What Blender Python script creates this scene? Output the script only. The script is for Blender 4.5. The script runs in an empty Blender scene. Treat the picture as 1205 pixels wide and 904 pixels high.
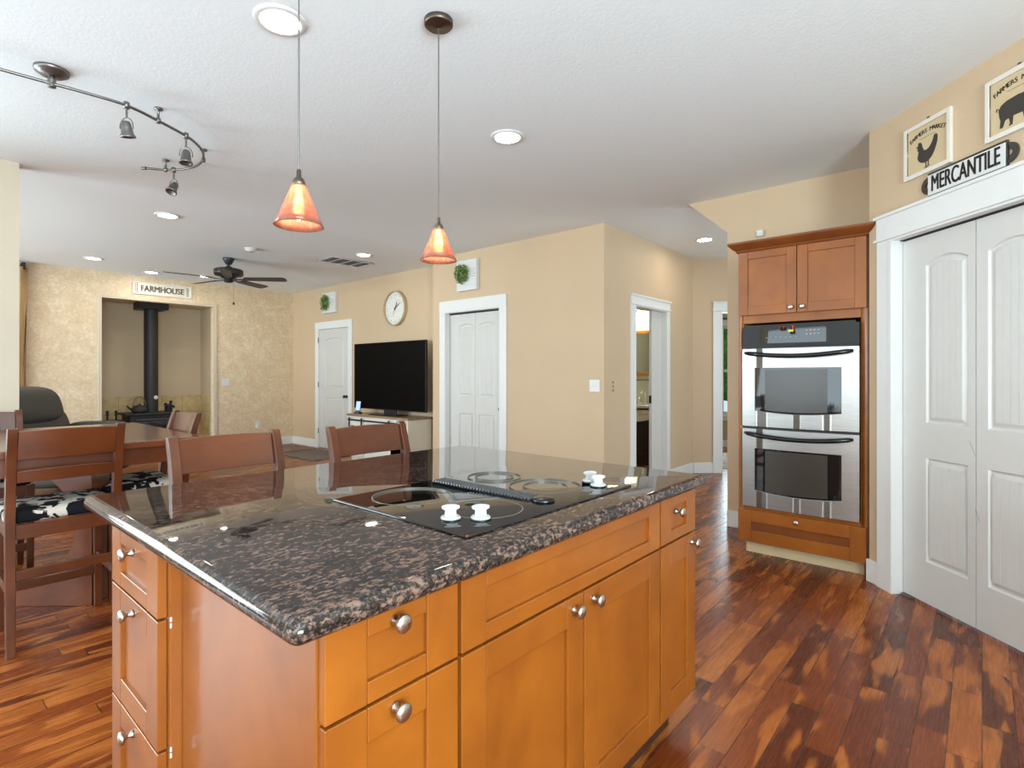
import bpy, bmesh, math, random
from mathutils import Vector, Matrix
R = math.radians
PI = math.pi
random.seed(7)
sc = bpy.context.scene
COL = sc.collection
r2 = 2 ** -.5

# ------------------------------------------------------------------ camera, world, lights, exposure
cd = bpy.data.cameras.new('camera')
cd.sensor_width = 36.0
cd.lens = 638.2 / 1205 * 36
cd.shift_y = -(452 - 440.7) / 1205
cd.clip_start = 0.02
cam = bpy.data.objects.new('camera', cd)
COL.objects.link(cam)
cam.location = (0, 0, 1.26)
cam.rotation_euler = (R(90), 0, math.atan2(0.65501, 0.75562) - R(90))
sc.camera = cam
sc.view_settings.view_transform = 'Standard'
sc.view_settings.look = 'None'
sc.view_settings.gamma = 1
sc.view_settings.use_curve_mapping = False
sc.view_settings.exposure = -0.34
sc.cycles.use_denoising = True
sc.cycles.max_bounces = 8
sc.cycles.diffuse_bounces = 5
sc.cycles.glossy_bounces = 4
sc.cycles.transmission_bounces = 6
sc.cycles.transparent_max_bounces = 8
sc.cycles.sample_clamp_indirect = 6
sc.cycles.caustics_reflective = False
sc.cycles.caustics_refractive = False
w = bpy.data.worlds.new('world')
sc.world = w
w.use_nodes = True
w.node_tree.nodes['Background'].inputs[0].default_value = (0.80, 0.90, 1.0, 1)
w.node_tree.nodes['Background'].inputs[1].default_value = 1.3


def area_light(name, loc, rot, sx, sy, power, col=(0.74, 0.92, 1.0)):
    ld = bpy.data.lights.new(name, 'AREA')
    ld.shape = 'RECTANGLE'
    ld.size, ld.size_y = sx, sy
    ld.energy = power
    ld.color = col
    o = bpy.data.objects.new(name, ld)
    COL.objects.link(o)
    o.location = loc
    o.rotation_euler = rot
    return o


# daylight coming in through the windows behind and to the left of the camera, then an added hall fill
area_light('daylight_patio', (-3.36, 2.6, 1.25), (0, R(-120), 0), 2.1, 3.4, 100)
area_light('daylight_sink', (-3.36, -0.7, 1.55), (0, R(-114), 0), 1.3, 1.8, 45)
area_light('daylight_back', (-0.9, -2.26, 1.45), (R(122), 0, 0), 2.6, 1.7, 490)
area_light('daylight_dining', (-1.62, 5.06, 1.30), (R(-100), 0, 0), 2.5, 1.8, 115)
area_light('daylight_living', (-3.36, 7.4, 1.45), (0, R(-120), 0), 1.9, 3.2, 470)
area_light('daylight_bedroom', (8.95, 3.35, 1.35), (R(90), 0, R(135)), 0.8, 1.5, 45)
area_light('hall_fill_light', (6.3, -0.9, 1.5), (R(96), 0, 0), 2.0, 2.0, 75)  # added light to brighten the hall

# ------------------------------------------------------------------ materials


def lin(c):
    def f(v):
        v /= 255
        return v / 12.92 if v <= 0.04045 else ((v + 0.055) / 1.055) ** 2.4
    return (f(c[0]), f(c[1]), f(c[2]), 1)


class NT:
    def __init__(s, name):
        s.m = bpy.data.materials.new(name)
        s.m.use_nodes = True
        s.t = s.m.node_tree
        s.b = s.t.nodes['Principled BSDF']

    def n(s, typ, **kw):
        nd = s.t.nodes.new(typ)
        for k, v in kw.items():
            if k[0] == 'i' and k[1:].isdigit():
                nd.inputs[int(k[1:])].default_value = v
            else:
                setattr(nd, k, v)
        return nd

    def l(s, a, b):
        s.t.links.new(a, b)

    def math(s, op, a, b=None, c=None):
        nd = s.n('ShaderNodeMath', operation=op)
        for i, v in enumerate((a, b, c)):
            if v is None:
                continue
            if hasattr(v, 'is_linked'):
                s.l(v, nd.inputs[i])
            else:
                nd.inputs[i].default_value = v
        return nd.outputs[0]

    def ramp(s, fac, stops, interp='LINEAR'):
        nd = s.n('ShaderNodeValToRGB')
        nd.color_ramp.interpolation = interp
        e = nd.color_ramp.elements
        while len(e) < len(stops):
            e.new(0.5)
        for el, (p, c) in zip(e, stops):
            el.position = p
            el.color = c
        s.l(fac, nd.inputs[0])
        return nd.outputs[0]

    def mix(s, fac, a, b, mode='MIX'):
        nd = s.n('ShaderNodeMix', data_type='RGBA', blend_type=mode)
        for i, v in ((0, fac), (6, a), (7, b)):
            if hasattr(v, 'is_linked'):
                s.l(v, nd.inputs[i])
            else:
                nd.inputs[i].default_value = v
        return nd.outputs[2]

    def coords(s, scale=(1, 1, 1), rand=False):
        tc = s.n('ShaderNodeTexCoord')
        v = tc.outputs['Object']
        if rand:
            oi = s.n('ShaderNodeObjectInfo')
            vm = s.n('ShaderNodeVectorMath', operation='SCALE')
            cx = s.n('ShaderNodeCombineXYZ')
            for i in range(3):
                s.l(oi.outputs['Random'], cx.inputs[i])
            s.l(cx.outputs[0], vm.inputs[0])
            vm.inputs['Scale'].default_value = 37.0
            ad = s.n('ShaderNodeVectorMath', operation='ADD')
            s.l(v, ad.inputs[0])
            s.l(vm.outputs[0], ad.inputs[1])
            v = ad.outputs[0]
        mp = s.n('ShaderNodeMapping')
        mp.inputs['Scale'].default_value = scale
        s.l(v, mp.inputs[0])
        return mp.outputs[0]

    def noise(s, vec, scale, detail=2, rough=0.5, dist=0.0, out=0):
        nd = s.n('ShaderNodeTexNoise')
        nd.inputs['Scale'].default_value = scale
        nd.inputs['Detail'].default_value = detail
        nd.inputs['Roughness'].default_value = rough
        nd.inputs['Distortion'].default_value = dist
        s.l(vec, nd.inputs['Vector'])
        return nd.outputs[out]

    def bump(s, h, strength, dist=0.01):
        nd = s.n('ShaderNodeBump')
        nd.inputs['Strength'].default_value = strength
        nd.inputs['Distance'].default_value = dist
        s.l(h, nd.inputs['Height'])
        s.l(nd.outputs[0], s.b.inputs['Normal'])

    def set(s, **kw):
        for k, v in kw.items():
            s.b.inputs[k.replace('_', ' ')].default_value = v
        return s


def plain(name, c, rough=0.5, metal=0.0, spec=0.5, coat=0.0, bump=0.0, bscale=200):
    t = NT(name)
    vec = t.coords(rand=True)
    nz = t.noise(vec, 14, 3)
    c = lin(c)
    lo = tuple(v * 0.988 for v in c[:3]) + (1,)
    hi = tuple(min(1, v * 1.01) for v in c[:3]) + (1,)
    t.l(t.ramp(nz, [(0.3, lo), (0.7, hi)]), t.b.inputs['Base Color'])
    t.set(Roughness=rough, Metallic=metal, Specular_IOR_Level=spec, Coat_Weight=coat, Coat_Roughness=0.12)
    if bump:
        t.bump(t.noise(vec, bscale, 3), bump, 0.002)
    return t.m


def emis(name, c, strength):
    t = NT(name)
    t.set(Base_Color=lin(c), Emission_Color=lin(c), Emission_Strength=strength)
    return t.m


def wood(name, dark, mid, light, scale=(3, 3, 28), rough=0.34, coat=0.3, contrast=(0.3, 0.52, 0.75)):
    t = NT(name)
    v = t.coords(scale, rand=True)
    a = t.noise(v, 1.6, 5, 0.6, 0.6)
    v2 = t.coords((2, 2, 2), rand=True)
    b = t.noise(v2, 2.2, 3, 0.55, 0.3)
    m = t.math('ADD', t.math('MULTIPLY', a, 0.45), t.math('MULTIPLY', b, 0.55))
    t.l(t.ramp(m, [(contrast[0], lin(dark)), (contrast[1], lin(mid)), (contrast[2], lin(light))]), t.b.inputs['Base Color'])
    t.set(Roughness=rough, Coat_Weight=coat, Coat_Roughness=0.15)
    t.bump(a, 0.04, 0.001)
    return t.m


def mat_wall(name, c, rough=0.55):
    t = NT(name)
    v = t.coords()
    c = lin(c)
    nz = t.noise(v, 1.1, 3)
    t.l(t.ramp(nz, [(0.3, tuple(x * 0.965 for x in c[:3]) + (1,)), (0.7, tuple(x * 1.03 for x in c[:3]) + (1,))]), t.b.inputs['Base Color'])
    t.set(Roughness=rough, Specular_IOR_Level=0.35)
    t.bump(t.noise(v, 90, 3, 0.6), 0.10, 0.004)
    return t.m


def mat_faux():
    t = NT('sponged_wall_paint')
    v = t.coords()
    a = t.noise(v, 5.5, 6, 0.7, 0.8)
    b = t.noise(v, 26, 4, 0.7, 0.4)
    m = t.math('ADD', t.math('MULTIPLY', a, 0.5), t.math('MULTIPLY', b, 0.5))
    t.l(t.ramp(m, [(0.34, lin((206, 180, 142))), (0.5, lin((220, 198, 166))), (0.64, lin((236, 220, 196)))]), t.b.inputs['Base Color'])
    t.set(Roughness=0.5)
    t.bump(b, 0.08, 0.004)
    return t.m


def mat_ceiling():
    t = NT('ceiling_texture')
    v = t.coords()
    a = t.noise(v, 60, 4, 0.6, 0.3)
    r = t.ramp(a, [(0.42, (0, 0, 0, 1)), (0.56, (1, 1, 1, 1))])
    t.set(Base_Color=lin((239, 246, 249)), Roughness=0.75, Specular_IOR_Level=0.2)
    t.bump(r, 0.11, 0.004)
    return t.m


def mat_floor():
    t = NT('acacia_plank_floor')
    tc = t.n('ShaderNodeTexCoord')
    sp = t.n('ShaderNodeSeparateXYZ')
    t.l(tc.outputs['Object'], sp.inputs[0])
    X, Y = sp.outputs[0], sp.outputs[1]
    PW, PL = 0.0917, 0.52
    yr = t.math('DIVIDE', Y, PW)
    row = t.math('FLOOR', yr)
    wn = t.n('ShaderNodeTexWhiteNoise', noise_dimensions='1D')
    t.l(row, wn.inputs['W'])
    ln = t.math('ADD', t.math('MULTIPLY', t.math('FRACT', t.math('MULTIPLY', wn.outputs[0], 7.31)), 0.34), 0.40)
    xs = t.math('ADD', t.math('DIVIDE', X, ln), t.math('MULTIPLY', wn.outputs[0], 9.0))
    colm = t.math('FLOOR', xs)
    cxy = t.n('ShaderNodeCombineXYZ')
    t.l(row, cxy.inputs[0])
    t.l(colm, cxy.inputs[1])
    w2 = t.n('ShaderNodeTexWhiteNoise', noise_dimensions='2D')
    t.l(cxy.outputs[0], w2.inputs['Vector'])
    pid = w2.outputs[0]
    # grain coordinates shifted per plank
    gx = t.n('ShaderNodeCombineXYZ')
    t.l(t.math('ADD', t.math('MULTIPLY', X, 1.0), t.math('MULTIPLY', pid, 31.0)), gx.inputs[0])
    t.l(t.math('ADD', t.math('MULTIPLY', Y, 5.0), t.math('MULTIPLY', pid, 17.0)), gx.inputs[1])
    broad = t.noise(gx.outputs[0], 2.6, 2, 0.45, 0.7)
    gx2 = t.n('ShaderNodeCombineXYZ')
    t.l(t.math('ADD', t.math('MULTIPLY', X, 3.0), t.math('MULTIPLY', pid, 31.0)), gx2.inputs[0])
    t.l(t.math('ADD', t.math('MULTIPLY', Y, 60.0), t.math('MULTIPLY', pid, 17.0)), gx2.inputs[1])
    fine = t.noise(gx2.outputs[0], 2.0, 4, 0.6, 0.8)
    base = t.ramp(pid, [(0.0, lin((84, 36, 15))), (0.35, lin((108, 48, 19))), (0.7, lin((130, 62, 24))), (1.0, lin((158, 86, 36)))])
    sap = t.ramp(broad, [(0.53, (0, 0, 0, 1)), (0.61, (1, 1, 1, 1))])
    c1 = t.mix(t.math('MULTIPLY', sap, 0.75), base, lin((182, 105, 47)))
    c2 = t.mix(1.0, c1, t.ramp(fine, [(0.3, (0.84, 0.82, 0.80, 1)), (0.7, (1.1, 1.08, 1.06, 1))]), 'MULTIPLY')
    fy = t.math('FRACT', yr)
    ey = t.math('MINIMUM', fy, t.math('SUBTRACT', 1.0, fy))
    fx = t.math('FRACT', xs)
    ex = t.math('MULTIPLY', t.math('MINIMUM', fx, t.math('SUBTRACT', 1.0, fx)), 5.0)
    e = t.math('MINIMUM', ey, ex)
    seam = t.ramp(e, [(0.006, (0, 0, 0, 1)), (0.022, (1, 1, 1, 1))])
    c3 = t.mix(seam, lin((58, 28, 16)), c2)
    t.l(c3, t.b.inputs['Base Color'])
    rg = t.ramp(fine, [(0.3, (0.22, 0.22, 0.22, 1)), (0.75, (0.34, 0.34, 0.34, 1))])
    t.l(rg, t.b.inputs['Roughness'])
    t.set(Specular_IOR_Level=0.35)
    t.bump(t.math('ADD', t.math('MULTIPLY', seam, 1.0), t.math('MULTIPLY', fine, 0.2)), 0.25, 0.0015)
    return t.m


def mat_granite():
    t = NT('brown_granite')
    v = t.coords((1, 1, 1))
    v2 = t.coords((1.0, 1.7, 1.5))
    big = t.noise(v, 9, 3, 0.6, 0.4)
    fl = t.noise(v2, 62, 6, 0.7, 0.12)
    sp = t.noise(v, 170, 4, 0.7, 0.3)
    base = t.ramp(sp, [(0.34, lin((18, 17, 18))), (0.5, lin((34, 30, 29))), (0.66, lin((82, 68, 60)))])
    pk = t.ramp(t.math('ADD', fl, t.math('MULTIPLY', big, 0.22)), [(0.615, (0, 0, 0, 1)), (0.70, (1, 1, 1, 1))])
    c = t.mix(t.math('MULTIPLY', pk, 0.8), base, lin((130, 103, 90)))
    bk = t.ramp(t.noise(v, 48, 5, 0.68, 0.15), [(0.54, (0, 0, 0, 1)), (0.62, (1, 1, 1, 1))])
    c = t.mix(t.math('MULTIPLY', bk, 0.8), c, lin((16, 16, 18)))
    t.l(c, t.b.inputs['Base Color'])
    t.set(Roughness=0.035, Specular_IOR_Level=0.5)
    return t.m


def mat_cow():
    t = NT('cow_print_fabric')
    v = t.coords((1, 1, 1), rand=True)
    nz = t.noise(v, 12.5, 3, 0.55, 0.6)
    c = t.ramp(nz, [(0.470, lin((206, 196, 184))), (0.490, lin((24, 24, 27)))])
    t.l(c, t.b.inputs['Base Color'])
    t.set(Roughness=0.9, Specular_IOR_Level=0.15)
    t.bump(t.noise(v, 260, 2), 0.2, 0.002)
    return t.m


def mat_steel():
    t = NT('brushed_stainless_steel')
    v = t.coords((2, 2, 160))
    nz = t.noise(v, 4, 3, 0.6)
    t.l(t.ramp(nz, [(0.3, lin((160, 158, 155))), (0.7, lin((186, 184, 181)))]), t.b.inputs['Base Color'])
    t.set(Metallic=1.0, Roughness=0.36, Anisotropic=0.5)
    t.bump(nz, 0.03, 0.001)
    return t.m


def mat_shade():
    t = NT('peach_art_glass')
    v = t.coords((1, 1, 1))
    nz = t.noise(v, 22, 4, 0.6, 1.0)
    c = t.ramp(nz, [(0.3, lin((250, 142, 108))), (0.55, lin((252, 174, 144))), (0.75, lin((254, 210, 188)))])
    tr = t.n('ShaderNodeBsdfTranslucent')
    t.l(c, tr.inputs[0])
    tp = t.n('ShaderNodeBsdfTransparent')
    t.l(c, tp.inputs[0])
    gl = t.n('ShaderNodeBsdfGlossy')
    gl.inputs['Roughness'].default_value = 0.05
    df = t.n('ShaderNodeBsdfDiffuse')
    t.l(c, df.inputs[0])
    m0 = t.n('ShaderNodeMixShader')
    m0.inputs[0].default_value = 0.35
    t.l(tr.outputs[0], m0.inputs[1])
    t.l(df.outputs[0], m0.inputs[2])
    m1 = t.n('ShaderNodeMixShader')
    m1.inputs[0].default_value = 0.25
    t.l(m0.outputs[0], m1.inputs[1])
    t.l(tp.outputs[0], m1.inputs[2])
    m2 = t.n('ShaderNodeMixShader')
    fr = t.n('ShaderNodeFresnel')
    fr.inputs[0].default_value = 1.45
    t.l(fr.outputs[0], m2.inputs[0])
    t.l(m1.outputs[0], m2.inputs[1])
    t.l(gl.outputs[0], m2.inputs[2])
    t.l(m2.outputs[0], t.t.nodes['Material Output'].inputs[0])
    return t.m


def mat_glass(name, c=(245, 250, 250)):
    t = NT(name)
    tp = t.n('ShaderNodeBsdfTransparent')
    tp.inputs[0].default_value = lin(c)
    gl = t.n('ShaderNodeBsdfGlossy')
    gl.inputs['Roughness'].default_value = 0.0
    m2 = t.n('ShaderNodeMixShader')
    fr = t.n('ShaderNodeFresnel')
    fr.inputs[0].default_value = 1.3
    t.l(fr.outputs[0], m2.inputs[0])
    t.l(tp.outputs[0], m2.inputs[1])
    t.l(gl.outputs[0], m2.inputs[2])
    t.l(m2.outputs[0], t.t.nodes['Material Output'].inputs[0])
    return t.m


def mat_tile():
    t = NT('hearth_wall_tile')
    v = t.coords()
    nz = t.noise(v, 6, 4, 0.6, 0.4)
    c = t.ramp(nz, [(0.3, lin((190, 165, 120))), (0.7, lin((226, 205, 160)))])
    sp = t.n('ShaderNodeSeparateXYZ')
    t.l(v, sp.inputs[0])
    es = []
    for k in (0, 2):
        f = t.math('FRACT', t.math('DIVIDE', t.math('ADD', sp.outputs[k], 0.01), 0.31))
        es.append(t.math('MINIMUM', f, t.math('SUBTRACT', 1.0, f)))
    e = t.math('MINIMUM', es[0], es[1])
    g = t.ramp(e, [(0.008, (0, 0, 0, 1)), (0.016, (1, 1, 1, 1))])
    t.l(t.mix(g, lin((168, 146, 108)), c), t.b.inputs['Base Color'])
    t.set(Roughness=0.4)
    return t.m


def mat_rug(name, a, b, sc_=30):
    t = NT(name)
    v = t.coords()
    nz = t.noise(v, sc_, 5, 0.7, 0.5)
    t.l(t.ramp(nz, [(0.35, lin(a)), (0.65, lin(b))]), t.b.inputs['Base Color'])
    t.set(Roughness=0.95, Specular_IOR_Level=0.1)
    t.bump(t.noise(v, 300, 2), 0.4, 0.003)
    return t.m


def mat_clockface():
    t = NT('whitewashed_clock_face')
    v = t.coords((3, 1, 30))
    nz = t.noise(v, 2, 4, 0.6)
    t.l(t.ramp(nz, [(0.3, lin((214, 210, 200))), (0.7, lin((238, 236, 230)))]), t.b.inputs['Base Color'])
    t.set(Roughness=0.6)
    return t.m


def mat_panelglass():
    t = NT('oven_window_glass')
    t.set(Base_Color=lin((22, 22, 23)), Roughness=0.04, Specular_IOR_Level=0.9)
    return t.m


M = {}
M['wall'] = mat_wall('tan_wall_paint', (205, 180, 149))
M['wall_pale'] = mat_wall('pale_wall_paint', (206, 193, 172))
M['wall_bath'] = mat_wall('bath_wall_paint', (214, 218, 200))
M['wall_bed'] = mat_wall('bedroom_wall_paint', (186, 160, 130))
M['nook'] = mat_wall('nook_wall_paint', (214, 196, 168))
M['faux'] = mat_faux()
M['ceiling'] = mat_ceiling()
M['floor'] = mat_floor()
M['tile'] = mat_tile()
M['trim'] = plain('white_trim_paint', (228, 228, 226), 0.32)
M['door'] = plain('white_door_paint', (208, 206, 202), 0.35, bump=0.03, bscale=120)
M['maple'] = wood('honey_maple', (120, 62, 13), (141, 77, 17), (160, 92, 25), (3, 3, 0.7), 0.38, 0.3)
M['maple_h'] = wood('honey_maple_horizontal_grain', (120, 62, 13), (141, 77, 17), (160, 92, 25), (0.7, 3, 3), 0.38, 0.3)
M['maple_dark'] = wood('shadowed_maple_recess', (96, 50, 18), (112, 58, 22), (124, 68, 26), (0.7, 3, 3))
M['maple_panel'] = wood('honey_maple_end_panel', (120, 62, 13), (141, 77, 17), (160, 92, 25), (3, 3, 0.7), 0.34, 1.0)
M['crown'] = wood('crown_maple', (98, 50, 20), (118, 62, 25), (136, 76, 32), (0.6, 3, 6))
M['toe'] = plain('pale_toe_kick', (200, 178, 140), 0.5)
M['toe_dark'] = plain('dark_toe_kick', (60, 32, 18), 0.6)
M['stool'] = wood('walnut_stain', (66, 30, 12), (88, 42, 17), (108, 55, 24), (6, 6, 1.2), 0.32, 0.2)
M['stool_h'] = wood('walnut_stain_horizontal', (68, 31, 13), (91, 44, 18), (112, 57, 25), (1.2, 6, 6), 0.32, 0.2)
M['table'] = wood('walnut_table_top', (84, 44, 26), (108, 58, 34), (132, 74, 44), (1.2, 8, 8), 0.22, 0.5)
M['granite'] = mat_granite()
M['cow'] = mat_cow()
M['steel'] = mat_steel()
M['nickel'] = plain('satin_nickel', (196, 190, 182), 0.28, 1.0)
M['bronze'] = plain('brushed_bronze', (112, 100, 88), 0.4, 1.0)
M['pewter'] = plain('pewter_metal', (128, 126, 124), 0.36, 0.9)
M['black'] = plain('black_paint', (26, 26, 28), 0.45)
M['fanblack'] = plain('fan_black', (40, 41, 44), 0.4)
M['iron'] = plain('cast_iron', (44, 46, 48), 0.55)
M['blackgloss'] = plain('black_gloss_plastic', (18, 18, 19), 0.18)
M['charcoal'] = plain('charcoal_panel', (40, 40, 41), 0.5, spec=0.3)
M['glassblack'] = plain('black_ceramic_glass', (16, 15, 14), 0.03, spec=0.8)
M['ovenglass'] = mat_panelglass()
M['mesh'] = plain('oven_mesh_screen', (58, 52, 46), 0.25, spec=0.8)
M['ring'] = plain('burner_ring_print', (112, 106, 94), 0.3)
M['fadedgrey'] = plain('faded_grey_lettering', (150, 147, 142), 0.7)
M['knobwhite'] = plain('white_knob_plastic', (178, 178, 178), 0.4)
M['white'] = plain('white_plastic', (220, 220, 218), 0.35)
M['offwhite'] = plain('off_white_paint', (226, 220, 208), 0.4)
M['grille'] = plain('grey_grille', (150, 150, 150), 0.5)
M['screen'] = plain('tv_screen', (4, 4, 5), 0.35, spec=0.08)
M['slat'] = plain('vent_slat_glint_grey', (74, 74, 76), 0.22)  # black slats lightened to grey, standing in for their glints
M['greywood'] = wood('grey_oak_top', (128, 104, 78), (150, 124, 96), (172, 146, 116), (1, 6, 6))
M['clockwood'] = wood('pale_oak_rim', (168, 146, 112), (188, 166, 130), (206, 186, 150), (4, 4, 4))
M['clockface'] = mat_clockface()
M['leaf'] = plain('green_leaf', (84, 116, 46), 0.6)
M['leaf_pale'] = plain('pale_green_leaf', (140, 160, 84), 0.6)
M['tan_card'] = plain('kraft_print', (206, 184, 146), 0.7)
M['ink'] = plain('dark_ink', (58, 52, 46), 0.7)
M['signink'] = plain('sign_black', (60, 56, 50), 0.6)
M['recliner'] = plain('charcoal_leather', (66, 66, 64), 0.5, bump=0.15, bscale=60)
M['curtain'] = plain('tan_curtain_cloth', (196, 164, 118), 0.85)
M['rug'] = mat_rug('woven_grey_mat', (92, 82, 76), (150, 140, 132), 60)
M['rug2'] = mat_rug('faded_red_rug', (110, 84, 74), (164, 142, 130), 30)
M['rug3'] = mat_rug('pale_patterned_rug', (128, 116, 106), (196, 188, 180), 12)
M['lens'] = emis('lit_downlight_lens', (255, 244, 226), 105)
M['bulb'] = emis('lit_pendant_bulb', (255, 228, 200), 110)
M['vanity_glow'] = emis('lit_vanity_glass', (255, 244, 224), 55)
M['led'] = emis('green_led_display', (150, 190, 60), 1.0)
M['screenlit'] = emis('lit_phone_screen', (150, 180, 235), 1.0)
M['shade'] = mat_shade()
M['pane'] = mat_glass('clear_window_glass')
M['mirror'] = plain('mirror_silver', (235, 238, 235), 0.02, 1.0)
M['darkvanity'] = plain('espresso_vanity', (46, 36, 30), 0.4)
M['porcelain'] = plain('white_porcelain', (244, 243, 238), 0.12)
M['goldwood'] = wood('golden_oak_frame', (170, 112, 40), (196, 134, 52), (214, 156, 72), (1, 4, 4))
M['chrome'] = plain('polished_chrome', (220, 220, 222), 0.08, 1.0)
M['grass'] = mat_rug('lawn_grass', (70, 110, 40), (110, 150, 60), 3)
M['foliage'] = mat_rug('tree_foliage', (40, 84, 30), (96, 148, 66), 9)
M['asphalt'] = plain('pale_asphalt', (176, 186, 200), 0.9)


# ------------------------------------------------------------------ mesh helpers
class MB:
    def __init__(s):
        s.bm = bmesh.new()

    def _tag(s, before, mi):
        if mi:
            for f in s.bm.faces:
                if f.index == -1 or f not in before:
                    f.material_index = mi

    def quad(s, *pts, mi=0):
        f = s.bm.faces.new([s.bm.verts.new(p) for p in pts])
        f.material_index = mi
        return f

    def box(s, x0, x1, y0, y1, z0, z1, mi=0, T=None):
        P = [(x0, y0, z0), (x1, y0, z0), (x1, y1, z0), (x0, y1, z0), (x0, y0, z1), (x1, y0, z1), (x1, y1, z1), (x0, y1, z1)]
        if T is not None:
            P = [T @ Vector(p) for p in P]
        v = [s.bm.verts.new(p) for p in P]
        for idx in ((3, 2, 1, 0), (4, 5, 6, 7), (0, 1, 5, 4), (1, 2, 6, 5), (2, 3, 7, 6), (3, 0, 4, 7)):
            s.bm.faces.new([v[i] for i in idx]).material_index = mi
        return s

    def loft(s, loops, caps=(True, True), closed=True, mi=0):
        L = [[s.bm.verts.new(p) for p in lp] for lp in loops]
        n = len(L[0])
        for a, b in zip(L[:-1], L[1:]):
            for i in range(n if closed else n - 1):
                j = (i + 1) % n
                s.bm.faces.new((a[i], a[j], b[j], b[i])).material_index = mi
        if caps[0]:
            s.bm.faces.new(list(reversed(L[0]))).material_index = mi
        if caps[1]:
            s.bm.faces.new(L[-1]).material_index = mi
        return s

    def prism(s, poly, y0, y1, T=None, mi=0):
        """poly: (x, z) points counter-clockwise seen from -y"""
        a = [Vector((p[0], y0, p[1])) for p in poly]
        b = [Vector((p[0], y1, p[1])) for p in poly]
        if T is not None:
            a = [T @ p for p in a]
            b = [T @ p for p in b]
        va = [s.bm.verts.new(p) for p in a]
        vb = [s.bm.verts.new(p) for p in b]
        n = len(va)
        s.bm.faces.new(va).material_index = mi
        s.bm.faces.new(list(reversed(vb))).material_index = mi
        for i in range(n):
            j = (i + 1) % n
            s.bm.faces.new((va[j], va[i], vb[i], vb[j])).material_index = mi
        return s

    def lathe(s, prof, seg=32, T=None, caps=(True, True), mi=0):
        loops = []
        for r, z in prof:
            r = max(r, 1e-5)
            lp = [Vector((r * math.cos(2 * PI * i / seg), r * math.sin(2 * PI * i / seg), z)) for i in range(seg)]
            if T is not None:
                lp = [T @ p for p in lp]
            loops.append(lp)
        return s.loft(loops, caps, mi=mi)

    def path(s, pts, r, seg=10, closed=False, mi=0):
        pts = [Vector(p) for p in pts]
        n = len(pts)
        rs = r if isinstance(r, (list, tuple)) else [r] * n
        loops = []
        up = None
        for i, p in enumerate(pts):
            if closed:
                d = pts[(i + 1) % n] - pts[i - 1]
            else:
                d = pts[min(i + 1, n - 1)] - pts[max(i - 1, 0)]
            d.normalize()
            if up is None:
                up = Vector((0, 0, 1)) if abs(d.z) < 0.9 else Vector((1, 0, 0))
            a = d.cross(up)
            a.normalize()
            b = a.cross(d)
            up = b
            loops.append([p + (a * math.cos(2 * PI * k / seg) + b * math.sin(2 * PI * k / seg)) * rs[i] for k in range(seg)])
        if closed:
            loops.append(loops[0])
        return s.loft(loops, (not closed, not closed), mi=mi)

    def sphere(s, c, r, sub=2, scale=(1, 1, 1), mi=0):
        T = Matrix.Translation(c) @ Matrix.Diagonal((scale[0], scale[1], scale[2], 1))
        res = bmesh.ops.create_icosphere(s.bm, subdivisions=sub, radius=r, matrix=T)
        for v in res['verts']:
            for f in v.link_faces:
                f.material_index = mi
        return s

    def build(s, name, mats, parent=None, loc=(0, 0, 0), rot=(0, 0, 0), bevel=0, bseg=2, smooth=False, recalc=True, kind=None):
        bmesh.ops.remove_doubles(s.bm, verts=s.bm.verts, dist=1e-6)
        if recalc:
            bmesh.ops.recalc_face_normals(s.bm, faces=s.bm.faces)
        me = bpy.data.meshes.new(name)
        s.bm.to_mesh(me)
        s.bm.free()
        for m in (mats if isinstance(mats, (list, tuple)) else [mats]):
            me.materials.append(M[m] if isinstance(m, str) else m)
        o = bpy.data.objects.new(name, me)
        COL.objects.link(o)
        o.location = loc
        o.rotation_euler = rot
        if parent is not None:
            o.parent = parent
        if smooth:
            for p in me.polygons:
                p.use_smooth = True
        if bevel:
            b = o.modifiers.new('bevel', 'BEVEL')
            b.width = bevel
            b.segments = bseg
            b.limit_method = 'ANGLE'
            b.angle_limit = R(40)
            if not smooth:
                for p in me.polygons:
                    p.use_smooth = True
                b.harden_normals = True
        elif smooth == 'auto':
            pass
        if kind:
            o['kind'] = kind
        return o


def smooth_sharp(o, ang=40):
    me = o.data
    me.set_sharp_from_angle(angle=R(ang))
    return o


def empty(name, loc=(0, 0, 0), rz=0.0, kind=None):
    o = bpy.data.objects.new(name, None)
    o.empty_display_size = 0.1
    COL.objects.link(o)
    o.location = loc
    o.rotation_euler = (0, 0, rz)
    if kind:
        o['kind'] = kind
    return o


def tag(o, label, cat, group=None):
    o['label'] = label
    o['category'] = cat
    if group:
        o['group'] = group
    return o


def thing(name, label, cat, loc=(0, 0, 0), rz=0.0, group=None):
    return tag(empty(name, loc, rz), label, cat, group)


def copy_tree(o, parent=None):
    c = o.copy()
    COL.objects.link(c)
    c.parent = parent
    for ch in list(o.children):
        copy_tree(ch, c)
    return c


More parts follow.
